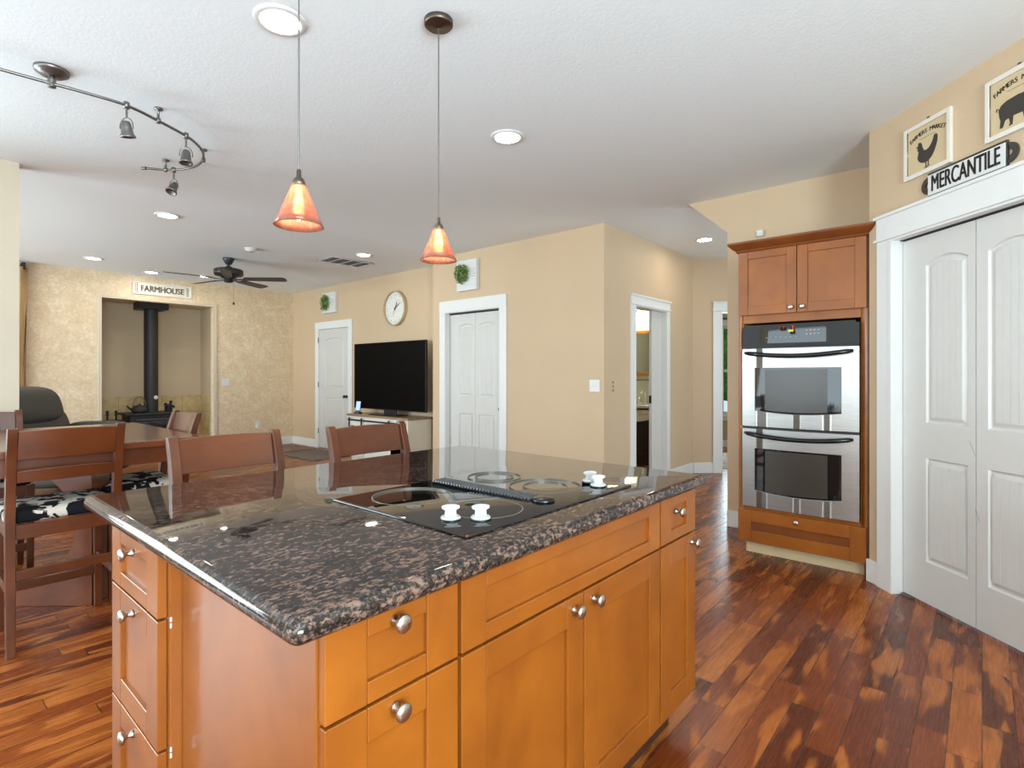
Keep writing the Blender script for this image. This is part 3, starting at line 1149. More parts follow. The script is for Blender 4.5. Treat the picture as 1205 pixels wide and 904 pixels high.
o = slab(0.381, 1.935, 0.746, 2.024, 0.858, 0.900).build('countertop', 'granite', smooth=True)
smooth_sharp(o, 35)
tag(o, 'polished dark brown granite countertop with bullnose edge on the island', 'countertop')

# cooktop
ck = thing('cooktop', 'black glass electric cooktop with centre vent set into the granite island', 'cooktop', (0.83, 0.85, 0.900))
slab(0, 0.74, 0, 0.547, 0.0, 0.006, 0.008, 4).build('glass_surface', 'glassblack', ck, smooth=True)
smooth_sharp(ck.children[0], 30)


def ring(mb, cx_, cy_, r, wd, z, h_=0.0004):
    n_ = 64
    lo = []
    for (rr, zz) in ((r - wd / 2, z), (r - wd / 2, z + h_), (r + wd / 2, z + h_), (r + wd / 2, z)):
        lo.append([(cx_ + rr * math.cos(2 * PI * i / n_), cy_ + rr * math.sin(2 * PI * i / n_), zz) for i in range(n_)])
    lo.append(lo[0])
    mb.loft(lo, (False, False))


for rs in (((0.175, 0.405, 0.115),), ((0.205, 0.142, 0.100),), ((0.548, 0.205, 0.115), (0.548, 0.205, 0.070)), ((0.555, 0.432, 0.092), (0.555, 0.432, 0.066))):
    mb = MB()
    for (cx_, cy_, r) in rs:
        ring(mb, cx_, cy_, r, 0.0026, 0.0060)
    mb.build('burner_ring', 'ring', ck)
vent = MB()
vx, vw = 0.371, 0.027
vent.box(vx - vw, vx + vw, 0.10, 0.515, 0.006, 0.0075)
for i in range(33):
    yy = 0.106 + i * 0.0125
    vent.path([(vx - vw - 0.001, yy + 0.003, 0.0115), (vx + vw + 0.001, yy + 0.003, 0.0115)], 0.0034, 8, mi=1)
vg = vent.build('vent_grille', ['black', 'slat'], ck, bevel=0.0008)
mb = MB().lathe([(0.032, 0.006), (0.032, 0.013), (0.026, 0.017), (0.001, 0.018)], 28, Matrix.Translation((vx, 0.075, 0)))
mb.build('vent_end_knob', 'blackgloss', vg, smooth=True)
for (kx, ky) in ((0.070, 0.128), (0.119, 0.074), (0.681, 0.122), (0.642, 0.066)):
    kb = MB().lathe([(0.026, 0.006), (0.026, 0.0085), (0.022, 0.010)], 28).build('control_knob', 'blackgloss', ck, (kx, ky, 0), smooth=True)
    mb = MB().lathe([(0.0245, 0.0098), (0.0245, 0.0135), (0.021, 0.016), (0.001, 0.017)], 28)
    Tm = Matrix.Rotation(R(-38), 4, 'Z')
    prof = [(-0.0145, 0.015), (-0.0135, 0.030), (-0.0215, 0.034), (-0.022, 0.040), (-0.012, 0.043), (0.0, 0.044), (0.012, 0.043), (0.022, 0.040), (0.0215, 0.034), (0.0135, 0.030), (0.0145, 0.015)]
    prof = list(reversed(prof))
    mb.prism(prof, -0.0042, 0.0042, Tm)
    mb.build('knob_grip', 'knobwhite', kb, bevel=0.0012)

# ------------------------------------------------------------------ tall oven cabinet
OX = 3.96
oc = thing('oven_cabinet', 'tall honey maple wall-oven cabinet with crown moulding, two upper doors and a drawer', 'cabinet', (OX, 1.305, 0), R(-90))
CW = 0.776
mb = MB()
mb.box(0, 0.034, 0.0, 0.60, 0.09, 2.125)
mb.box(CW - 0.038, CW, 0.0, 0.60, 0.09, 2.125)
mb.box(0.034, CW - 0.038, 0.0, 0.60, 1.615, 2.125)
mb.box(0.034, CW - 0.038, 0.0, 0.60, 0.09, 0.342)
mb.box(0.034, CW - 0.038, 0.58, 0.60, 0.342, 1.615)
mb.build('cabinet_body', 'maple', oc, bevel=0.0015)
MB().box(0.03, CW - 0.03, 0.07, 0.60, 0.0, 0.09).build('toe_kick', 'toe', oc)
front('cabinet_door', oc, (0.005, -0.02, 1.672), 0, 0.372, 0.452, 0.062, 0.062, [(0.340, 0.036)], kr=0.016, kl=0.026)
front('cabinet_door', oc, (0.381, -0.02, 1.672), 0, 0.388, 0.452, 0.062, 0.062, [(0.034, 0.036)], kr=0.016, kl=0.026)
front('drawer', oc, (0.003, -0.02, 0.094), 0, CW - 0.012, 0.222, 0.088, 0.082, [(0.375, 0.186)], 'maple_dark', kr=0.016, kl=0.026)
mb = MB()
loops = []
for (off, z) in ((0.004, 2.112), (0.010, 2.118), (0.014, 2.128), (0.024, 2.134), (0.048, 2.158), (0.054, 2.168), (0.054, 2.180)):
    loops.append([(-off, -0.02 - off, z), (CW, -0.02 - off, z), (CW, 0.60, z), (-off, 0.60, z)])
mb.loft(loops)
mb.loft([[(CW, lp[0][1], lp[0][2]), (CW - lp[0][0] * 0.8, lp[0][1], lp[0][2]), (CW - lp[0][0] * 0.8, -0.032, lp[0][2]), (CW, -0.032, lp[0][2])] for lp in loops[1:]])
mb.build('crown_moulding', 'crown', oc)

ov = thing('double_oven', 'stainless double wall oven with black control panel built into the maple cabinet', 'oven', (OX, 1.271, 0), R(-90))
OW = 0.698
MB().box(0.012, OW - 0.022, 0.002, 0.55, 0.348, 1.60).build('oven_body', 'black', ov)


def bowed(w_, bow, z0f, z1f, y0, n_=20, th=0.03):
    """front that bows out towards the middle"""
    mb_ = MB()
    lo = []
    for i in range(n_ + 1):
        u = i / n_
        x_ = w_ * u
        yb = y0 - bow * (1 - (2 * u - 1) ** 2)
        lo.append([(x_, yb, z0f(u)), (x_, yb, z1f(u)), (x_, y0 + th, z1f(u)), (x_, y0 + th, z0f(u))])
    mb_.loft(lo)
    return mb_


cp = bowed(OW, 0.018, lambda u: 1.452, lambda u: 1.585 + 0.012 * (1 - (2 * u - 1) ** 2), -0.022).build('control_panel', 'charcoal', ov, smooth=True)
smooth_sharp(cp, 30)
mb = bowed(0.40, 0.008, lambda u: 1.470, lambda u: 1.583, -0.036, 16, 0.012)
disp = mb.build('display_glass', 'glassblack', cp, (0.12, 0, 0), smooth=True)
smooth_sharp(disp, 30)
MB().box(0.300, 0.330, -0.0475, -0.046, 1.543, 1.556).build('clock_digits', 'led', cp)
for i in range(4):
    for j in range(2):
        MB().box(0.405 + i * 0.023, 0.415 + i * 0.023, -0.0462, -0.040, 1.52 + j * 0.024, 1.528 + j * 0.024).build('control_button', 'grille', cp)
for i in range(7):
    MB().box(0.16 + i * 0.030, 0.168 + i * 0.030, -0.0466, -0.040, 1.506, 1.511).build('control_button', 'grille', cp)
MB().box(0.004, OW - 0.004, -0.012, 0.01, 1.438, 1.453).build('vent_slot', 'black', ov)


def oven_door(z0, z1, wz0, wz1, inner):
    mb_ = MB()
    bow = 0.016
    n_ = 24
    yf = lambda u: -0.026 - bow * (1 - (2 * u - 1) ** 2)
    wa, wb = 0.12, 0.866
    us = sorted({i / n_ for i in range(n_ + 1)} | {wa, wb})
    def edge_drop(u):
        return 0.010 * (1 - (2 * u - 1) ** 2)
    def wtop(u):
        return wz1
    def wbot(u):
        return wz0 - 0.018 * (1 - ((u - wa) / (wb - wa) * 2 - 1) ** 2)
    for a_, b_ in zip(us[:-1], us[1:]):
        mid = (a_ + b_) / 2
        spans = [(lambda u: z0, lambda u: z1)]
        if wa < mid < wb:
            spans = [(lambda u: z0, wbot), (wtop, lambda u: z1)]
        for f0, f1 in spans:
            mb_.loft([[(OW * a_, yf(a_), f0(a_)), (OW * a_, yf(a_), f1(a_)), (OW * a_, 0.0, f1(a_)), (OW * a_, 0.0, f0(a_))],
                      [(OW * b_, yf(b_), f0(b_)), (OW * b_, yf(b_), f1(b_)), (OW * b_, 0.0, f1(b_)), (OW * b_, 0.0, f0(b_))]])
    dr = mb_.build('oven_door', 'steel', ov, smooth=True)
    smooth_sharp(dr, 30)
    g = MB()
    lo = []
    for i in range(17):
        u = wa + (wb - wa) * i / 16
        yb = yf(u) + 0.004
        lo.append([(OW * u, yb, wbot(u) - 0.004), (OW * u, yb, wtop(u) + 0.004), (OW * u, yb + 0.006, wtop(u) + 0.004), (OW * u, yb + 0.006, wbot(u) - 0.004)])
    g.loft(lo)
    gw = g.build('window_glass', 'ovenglass', dr, smooth=True)
    smooth_sharp(gw, 30)
    g = MB()
    lo = []
    for i in range(17):
        u = wa + (wb - wa) * (0.13 + 0.72 * i / 16)
        yb = yf(u) + 0.0034
        lo.append([(OW * u, yb, wbot(u) + 0.012), (OW * u, yb, wtop(u) - 0.012), (OW * u, yb + 0.002, wtop(u) - 0.012), (OW * u, yb + 0.002, wbot(u) + 0.012)])
    g.loft(lo)
    smooth_sharp(g.build('window_screen', inner, dr, smooth=True), 30)
    tr = MB()
    pts = []
    for i in range(25):
        u = wa + (wb - wa) * i / 24
        pts.append((OW * u, yf(u) - 0.0005, wbot(u)))
    pts2 = [(OW * wb, yf(wb) - 0.0005, wtop(wb)), (OW * wa, yf(wa) - 0.0005, wtop(wa))]
    tr.path(pts, 0.0022, 6)
    tr.build('window_edge', 'chrome', dr)
    hp = []
    rs = []
    for i in range(25):
        u = i / 24
        k = 1 - (2 * u - 1) ** 2
        zz = z1 - 0.028 - 0.026 * k
        hp.append((0.025 + (OW - 0.055) * u, -0.048 - 0.034 * min(1, k * 2.2) , zz))
        rs.append(0.0145 if 0 < i < 24 else 0.010)
    hb_ = MB().path(hp, rs, 12)
    for i in (1, 23):
        p = hp[i]
        hb_.path([(p[0], -0.026, p[2]), (p[0], p[1], p[2])], 0.010, 10)
    hb_.build('handle', 'blackgloss', dr, smooth=True)
    return dr


oven_door(0.902, 1.436, 1.012, 1.306, 'mesh')
oven_door(0.346, 0.884, 0.462, 0.752, 'mesh')
MB().box(0.002, OW - 0.002, -0.010, 0.01, 0.885, 0.902).build('door_gap_seal', 'black', ov)
sn = thing('motion_sensor', 'small white plastic sensor on the wall just above the oven cabinet crown', 'sensor', wpos('oven', 0.262, 0, 2.36), wrot('oven'))
MB().box(-0.028, 0.028, -0.030, 0, 0.0, 0.05).build('sensor_body', 'white', sn, bevel=0.006)
MB().box(-0.020, 0.020, -0.036, -0.028, 0.012, 0.036).build('sensor_lens', 'offwhite', sn, bevel=0.003)

# ------------------------------------------------------------------ pantry wall decor


def framed_print(label, s0, s1, z0, z1, silhouette, seed):
    t = thing('framed_print', label, 'picture', wpos('pantry', (s0 + s1) / 2, 0.001, z0), wrot('pantry'))
    w_, h_ = s1 - s0, z1 - z0
    fw = 0.022
    mb_ = MB()
    mb_.box(-w_ / 2, -w_ / 2 + fw, -0.018, 0, 0, h_)
    mb_.box(w_ / 2 - fw, w_ / 2, -0.018, 0, 0, h_)
    mb_.box(-w_ / 2 + fw, w_ / 2 - fw, -0.018, 0, 0, fw)
    mb_.box(-w_ / 2 + fw, w_ / 2 - fw, -0.018, 0, h_ - fw, h_)
    mb_.build('frame', 'offwhite', t, bevel=0.002)
    pr = MB().box(-w_ / 2 + fw - 0.002, w_ / 2 - fw + 0.002, -0.008, -0.001, fw - 0.002, h_ - fw + 0.002).build('print', 'tan_card', t)
    a = MB()
    arc_text(a, 'FARMERS MARKET', 0.031, 0.001, 0.24, 0, h_ - 0.055, -0.0085, (w_ - 0.068) / 13.6, 0.0007)
    a.box(-0.05, 0.05, -0.0087, -0.0078, h_ - 0.088, h_ - 0.0865)
    a.build('lettering', 'ink', pr)
    b = MB()
    for poly in silhouette:
        b.prism(poly, -0.0092, -0.0078)
    b.build('animal_silhouette', 'ink', pr)
    nh = MB().box(-0.006, 0.006, -0.006, 0, h_ + 0.001, h_ + 0.016)
    nh.build('hanger', 'bronze', t)
    return t


def flip(poly):
    return [(-x_, z_) for x_, z_ in reversed(poly)]


def ccw(poly):
    a_ = sum(poly[i - 1][0] * poly[i][1] - poly[i][0] * poly[i - 1][1] for i in range(len(poly)))
    return poly if a_ > 0 else list(reversed(poly))


# rooster facing left: body with comb, beak, wattle and a raised sickle tail, then legs
hen = [(-0.055, 0.150), (-0.068, 0.142), (-0.058, 0.136), (-0.060, 0.122), (-0.052, 0.118), (-0.056, 0.100), (-0.060, 0.085), (-0.052, 0.066), (-0.034, 0.052), (-0.012, 0.046),
       (0.008, 0.050), (0.028, 0.064), (0.042, 0.084), (0.052, 0.106), (0.060, 0.130), (0.062, 0.156), (0.054, 0.170), (0.040, 0.166), (0.036, 0.150), (0.026, 0.132), (0.012, 0.116),
       (-0.006, 0.110), (-0.020, 0.114), (-0.028, 0.130), (-0.032, 0.148), (-0.040, 0.162), (-0.047, 0.158), (-0.050, 0.166), (-0.056, 0.158)]
hen = [(x_ + 0.0, z_ * 0.98) for x_, z_ in hen]
leg1 = [(-0.012, 0.050), (-0.006, 0.050), (-0.004, 0.024), (0.004, 0.018), (-0.020, 0.018), (-0.010, 0.024)]
leg2 = [(0.004, 0.052), (0.010, 0.052), (0.009, 0.028), (0.018, 0.022), (-0.004, 0.022), (0.004, 0.028)]
sc_ = 1.05
framed_print('white framed rooster print above the pantry door, over the left end of the sign', 0.285, 0.582, 2.330, 2.612,
             [ccw([(x_ * sc_, z_ * sc_ + 0.012) for x_, z_ in p]) for p in (hen, leg1, leg2)], 1)
# pig facing right: body, snout, ears, four legs
pig = [(-0.085, 0.120), (-0.082, 0.092), (-0.076, 0.072), (-0.080, 0.040), (-0.066, 0.040), (-0.056, 0.066), (-0.040, 0.070), (-0.034, 0.046), (-0.040, 0.036), (-0.024, 0.036), (-0.020, 0.072),
       (0.020, 0.070), (0.026, 0.038), (0.040, 0.038), (0.038, 0.068), (0.050, 0.072), (0.056, 0.040), (0.068, 0.040), (0.066, 0.080), (0.078, 0.088), (0.100, 0.082), (0.104, 0.096), (0.092, 0.108),
       (0.088, 0.124), (0.080, 0.138), (0.070, 0.132), (0.050, 0.146), (0.0, 0.152), (-0.050, 0.148), (-0.074, 0.138)]
tail = [(-0.082, 0.126), (-0.094, 0.134), (-0.098, 0.122), (-0.090, 0.116), (-0.093, 0.124), (-0.088, 0.128), (-0.083, 0.121)]
framed_print('white framed pig print above the pantry door, over the right end of the sign', 0.766, 1.064, 2.340, 2.622,
             [ccw([(x_ * 1.05, z_ * 1.05) for x_, z_ in p]) for p in (pig, tail)], 2)

sg = thing('mercantile_sign', 'white metal sign with black edge reading MERCANTILE above the pantry door', 'sign', wpos('pantry', 0.657, 0.001, 2.197), wrot('pantry'))
SW, SH = 0.424, 0.122
MB().box(-SW / 2, SW / 2, -0.016, 0, 0, SH).build('sign_backing', 'signink', sg, bevel=0.002)
MB().box(-SW / 2 + 0.004, SW / 2 - 0.003, -0.019, -0.015, 0.003, SH - 0.012).build('sign_face', 'white', sg, bevel=0.001)
for sgn in (-1, 1):
    n_ = 24
    out_, in_ = [], []
    mb = MB()
    lo = []
    for i in range(n_ + 1):
        a_ = -PI / 2 + PI * i / n_
        co, si = math.cos(a_), math.sin(a_)
        lo.append([(sgn * (SW / 2 + 0.048 * co), -0.010, SH / 2 + 0.046 * si), (sgn * (SW / 2 + 0.010 + 0.012 * co), -0.010, SH / 2 + 0.012 * si),
                   (sgn * (SW / 2 + 0.010 + 0.012 * co), -0.003, SH / 2 + 0.012 * si), (sgn * (SW / 2 + 0.048 * co), -0.003, SH / 2 + 0.046 * si)])
    mb.loft(lo)
    mb.build('sign_ear', 'signink', sg)
text_obj('lettering', 'MERCANTILE', 0.118, 0.002, 'signink', sg, (0, -0.0198, SH / 2 - 0.004), 0.0020, 0.54)

# ------------------------------------------------------------------ ceiling fixtures


def downlight(x_, y_, label):
    t = thing('recessed_light', label, 'ceiling light', (x_, y_, H), 0, 'recessed ceiling lights')
    MB().lathe([(0.074, -0.0005), (0.074, -0.004), (0.082, -0.009), (0.098, -0.008), (0.106, -0.001), (0.106, 0.0)], 40, None, (False, False)).build('trim_ring', 'white', t, smooth=True)
    MB().lathe([(0.076, 0.0), (0.076, -0.003), (0.05, -0.006), (0.001, -0.007)], 40, None, (True, True)).build('lens', 'lens', t, smooth=True)
    return t


for (x_, y_, lb) in ((1.079, 2.216, 'large lit recessed light in the ceiling beside the near pendant cord'),
                     (2.533, 2.234, 'lit recessed light in the kitchen ceiling right of the far pendant'),
                     (1.713, 5.727, 'lit recessed light in the ceiling below the end of the track light'),
                     (3.87, 5.784, 'lit recessed light in the ceiling beside the air vent'),
                     (5.881, 2.302, 'lit recessed light in the hall ceiling left of the oven cabinet'),
                     (1.728, 8.555, 'lit recessed light in the living room ceiling near the far left wall'),
                     (2.518, 9.10, 'lit recessed light in the ceiling close above the far wall sign'),
                     (3.16, 8.85, 'lit recessed light in the living room ceiling behind the fan blades')):
    downlight(x_, y_, lb)


def pendant(x_, y_, label):
    t = thing('pendant_lamp', label, 'pendant lamp', (x_, y_, H), 0, 'pendant lamps over the island')
    zb, zt = 1.735 - H, 1.868 - H
    MB().lathe([(0.001, -0.034), (0.012, -0.032), (0.020, -0.027), (0.056, -0.024), (0.060, -0.019), (0.060, -0.001), (0.058, 0)], 36).build('canopy', 'bronze', t, smooth=True)
    MB().path([(0, 0, -0.03), (0, 0, zt + 0.04)], 0.0026, 8).build('cord', 'pewter', t)
    MB().lathe([(0.004, zt + 0.050), (0.007, zt + 0.046), (0.008, zt + 0.024), (0.014, zt + 0.020), (0.019, zt + 0.010), (0.0225, zt - 0.006), (0.019, zt - 0.006)], 28).build('socket_cap', 'bronze', t, smooth=True)
    prof = [(0.021, zt), (0.034, zt - 0.034), (0.050, zt - 0.074), (0.0665, zt - 0.110), (0.0762, zb)]
    inn = [(r - 0.0022, z) for r, z in reversed(prof)]
    MB().lathe(prof + inn, 48, None, (False, False)).build('glass_shade', 'shade', t, smooth=True)
    MB().lathe([(0.001, zt - 0.002), (0.010, zt - 0.004), (0.011, zt - 0.03), (0.018, zt - 0.055), (0.020, zt - 0.075), (0.014, zt - 0.095), (0.006, zt - 0.112), (0.001, zt - 0.116)], 20).build('bulb', 'bulb', t, smooth=True)
    return t


pendant(0.866, 1.655, 'peach glass pendant lamp hanging nearest, in front of the brightest recessed light')
pendant(1.512, 1.717, 'peach glass pendant lamp with its round bronze ceiling canopy in view')

# track light
tl = thing('track_light', 'curved pewter monorail track light with hanging spotlights on the ceiling', 'track light', (0, 0, 0))
rail = [(-0.60, 3.60), (-0.25, 3.52), (0.10, 3.46), (0.350, 3.432), (0.523, 3.413), (0.652, 3.397), (0.826, 3.393), (0.991, 3.465), (1.162, 3.561), (1.250, 3.642), (1.310, 3.729), (1.354, 3.842), (1.375, 3.992), (1.350, 4.12), (1.283, 4.237), (1.165, 4.326)]
# smooth the rail
pts = []
for i in range(len(rail) - 1):
    p0, p1, p2, p3 = [Vector(rail[max(0, min(len(rail) - 1, i + k))]) for k in (-1, 0, 1, 2)]
    for k in range(6):
        u = k / 6
        q = 0.5 * ((2 * p1) + (p2 - p0) * u + (2 * p0 - 5 * p1 + 4 * p2 - p3) * u * u + (3 * p1 - p0 - 3 * p2 + p3) * u ** 3)
        pts.append((q.x, q.y, 2.672))
pts.append((rail[-1][0], rail[-1][1], 2.672))
RH = 2.672
MB().path(pts, 0.0078, 8).build('rail', 'pewter', tl, smooth=True)
MB().lathe([(0.0115, -0.028), (0.0115, 0.0)], 12, Matrix.Translation((1.165, 4.326, RH)) @ Matrix.Rotation(R(-52), 4, 'Z') @ Matrix.Rotation(R(90), 4, 'Y')).build('rail_end_cap', 'pewter', tl)
mb = MB().lathe([(0.001, -0.030), (0.050, -0.028), (0.052, -0.022), (0.066, -0.018), (0.070, -0.008), (0.070, 0)], 36, Matrix.Translation((0.526, 3.413, H)))
mb.lathe([(0.016, -0.086), (0.018, -0.082), (0.012, -0.066), (0.018, -0.054), (0.012, -0.028)], 20, Matrix.Translation((0.526, 3.413, H)))
mb.build('ceiling_canopy', 'pewter', tl, smooth=True)
for (x_, y_) in ((0.991, 3.462), (1.366, 3.87), (1.262, 4.255), (-0.25, 3.52)):
    MB().lathe([(0.012, RH - 0.014), (0.012, RH + 0.012), (0.006, RH + 0.016), (0.006, H - 0.012), (0.022, H - 0.008), (0.022, H)], 16, Matrix.Translation((x_, y_, 0))).build('standoff', 'pewter', tl, smooth=True)


def track_head(x_, y_, tilt, az):
    hd = empty('spot_head', (x_, y_, RH), az)
    hd.parent = tl
    MB().lathe([(0.014, -0.016), (0.014, 0.016), (0.010, 0.018), (0.001, 0.018)], 16).build('rail_clamp', 'pewter', hd, smooth=True)
    MB().path([(0, 0, -0.014), (0, 0, -0.065)], 0.0055, 10).build('stem', 'pewter', hd)
    yk = []
    for i in range(13):
        a_ = PI * i / 12
        yk.append((0.034 * math.cos(a_), 0, -0.112 + 0.048 * math.sin(a_)))
    MB().path([(0.034, 0, -0.122)] + yk + [(-0.034, 0, -0.122)], 0.003, 8).build('yoke', 'pewter', hd)
    T = Matrix.Translation((0, 0, -0.118)) @ Matrix.Rotation(tilt, 4, 'X')
    mb_ = MB().lathe([(0.001, 0.034), (0.016, 0.033), (0.021, 0.026), (0.025, 0.0), (0.029, -0.030), (0.036, -0.040), (0.036, -0.048), (0.030, -0.048), (0.028, -0.040), (0.001, -0.036)], 28, T)
    mb_.build('lamp_body', 'pewter', hd, smooth=True)


# the copied rail heads are three of the same spotlight, each a part of the track light
track_head(0.826, 3.393, R(14), R(-49))
track_head(1.162, 3.561, R(-8), R(-30))
track_head(1.300, 4.218, R(-30), R(-60))

# ceiling fan
cf = thing('ceiling_fan', 'black five-blade ceiling fan with pull chain in the living room', 'ceiling fan', (2.856, 7.254, H))
MB().lathe([(0.022, -0.085), (0.040, -0.070), (0.062, -0.030), (0.068, -0.006), (0.066, 0)], 32).build('canopy', 'fanblack', cf, smooth=True)
MB().path([(0, 0, -0.07), (0, 0, -0.13)], 0.016, 14).build('down_rod', 'fanblack', cf)
mh = MB().lathe([(0.020, -0.10), (0.045, -0.115), (0.055, -0.130), (0.150, -0.140), (0.170, -0.152), (0.172, -0.205), (0.160, -0.222), (0.100, -0.232), (0.090, -0.250), (0.058, -0.262), (0.055, -0.300), (0.040, -0.310), (0.001, -0.312)], 40)
mh.build('motor_housing', 'fanblack', cf, smooth=True)
for k in range(5):
    a_ = R(-43.3 + 72 * k)
    bl = MB()
    prof = [(0.20, -0.052), (0.30, -0.058), (0.66, -0.070), (0.695, -0.060), (0.71, -0.035), (0.71, 0.035), (0.695, 0.060), (0.66, 0.070), (0.30, 0.058), (0.20, 0.052)]
    tw = Matrix.Rotation(R(-11), 4, 'X')
    top = [tw @ Vector((p[0], p[1], 0.004)) for p in prof]
    bot = [tw @ Vector((p[0], p[1], -0.004)) for p in prof]
    bl.loft([bot, top])
    b = bl.build('blade', 'fanblack', cf, (0, 0, -0.262), (0, 0, a_), bevel=0.002)
    ar = MB()
    ar.loft([[tw @ Vector(p) for p in ((0.07, -0.016, -0.012), (0.07, 0.016, -0.012), (0.07, 0.016, -0.004), (0.07, -0.016, -0.004))],
             [tw @ Vector(p) for p in ((0.16, -0.014, -0.014), (0.16, 0.014, -0.014), (0.16, 0.014, -0.005), (0.16, -0.014, -0.005))],
             [tw @ Vector(p) for p in ((0.21, -0.040, -0.012), (0.21, 0.040, -0.012), (0.21, 0.040, -0.004), (0.21, -0.040, -0.004))],
             [tw @ Vector(p) for p in ((0.27, -0.030, -0.012), (0.27, 0.030, -0.012), (0.27, 0.030, -0.004), (0.27, -0.030, -0.004))]])
    ar.build('blade_arm', 'fanblack', b)
mb = MB().path([(0.05, -0.03, -0.30), (0.05, -0.03, -0.56)], 0.0012, 6)
mb.sphere((0.05, -0.03, -0.575), 0.015, 2, (1, 1, 1.2))
mb.build('pull_chain', 'fanblack', cf)

sd = thing('smoke_detector', 'round white smoke detector on the ceiling beyond the fan mount', 'smoke detector', (2.804, 6.495, H))
MB().lathe([(0.001, -0.038), (0.045, -0.036), (0.055, -0.028), (0.062, -0.008), (0.068, -0.006), (0.068, 0)], 32).build('housing', 'white', sd, smooth=True)
MB().lathe([(0.001, -0.041), (0.012, -0.0405), (0.013, -0.037)], 16).build('test_button', 'grille', sd, smooth=True)
av = thing('air_vent', 'rectangular grey louvred air return vent in the ceiling', 'vent', (3.95, 6.30, H), R(0))
VX0, VX1, VY0, VY1 = -0.31, 0.31, -0.19, 0.20
mb = MB()
for (a, b, c, d) in ((VX0, VX1, VY0, VY0 + 0.03), (VX0, VX1, VY1 - 0.03, VY1), (VX0, VX0 + 0.03, VY0, VY1), (VX1 - 0.03, VX1, VY0, VY1)):
    mb.box(a, b, c, d, -0.012, 0)
for k in (1, 2, 3):
    xx = VX0 + (VX1 - VX0) * k / 4
    mb.box(xx - 0.008, xx + 0.008, VY0, VY1, -0.011, 0)
mb.build('vent_frame', 'white', av, bevel=0.002)
mb = MB()
for i in range(16):
    yy = VY0 + 0.034 + i * 0.0205
    mb.box(VX0 + 0.03, VX1 - 0.03, -0.007, 0.007, -0.0008, 0.0008, 0, Matrix.Translation((0, yy, -0.0062)) @ Matrix.Rotation(R(35), 4, 'X'))
mb.build('louvre_slats', 'grille', av)
MB().box(VX0 + 0.02, VX1 - 0.02, VY0 + 0.02, VY1 - 0.02, -0.0010, 0).build('duct_backing', 'charcoal', av)

# ------------------------------------------------------------------ counter stools and pub table


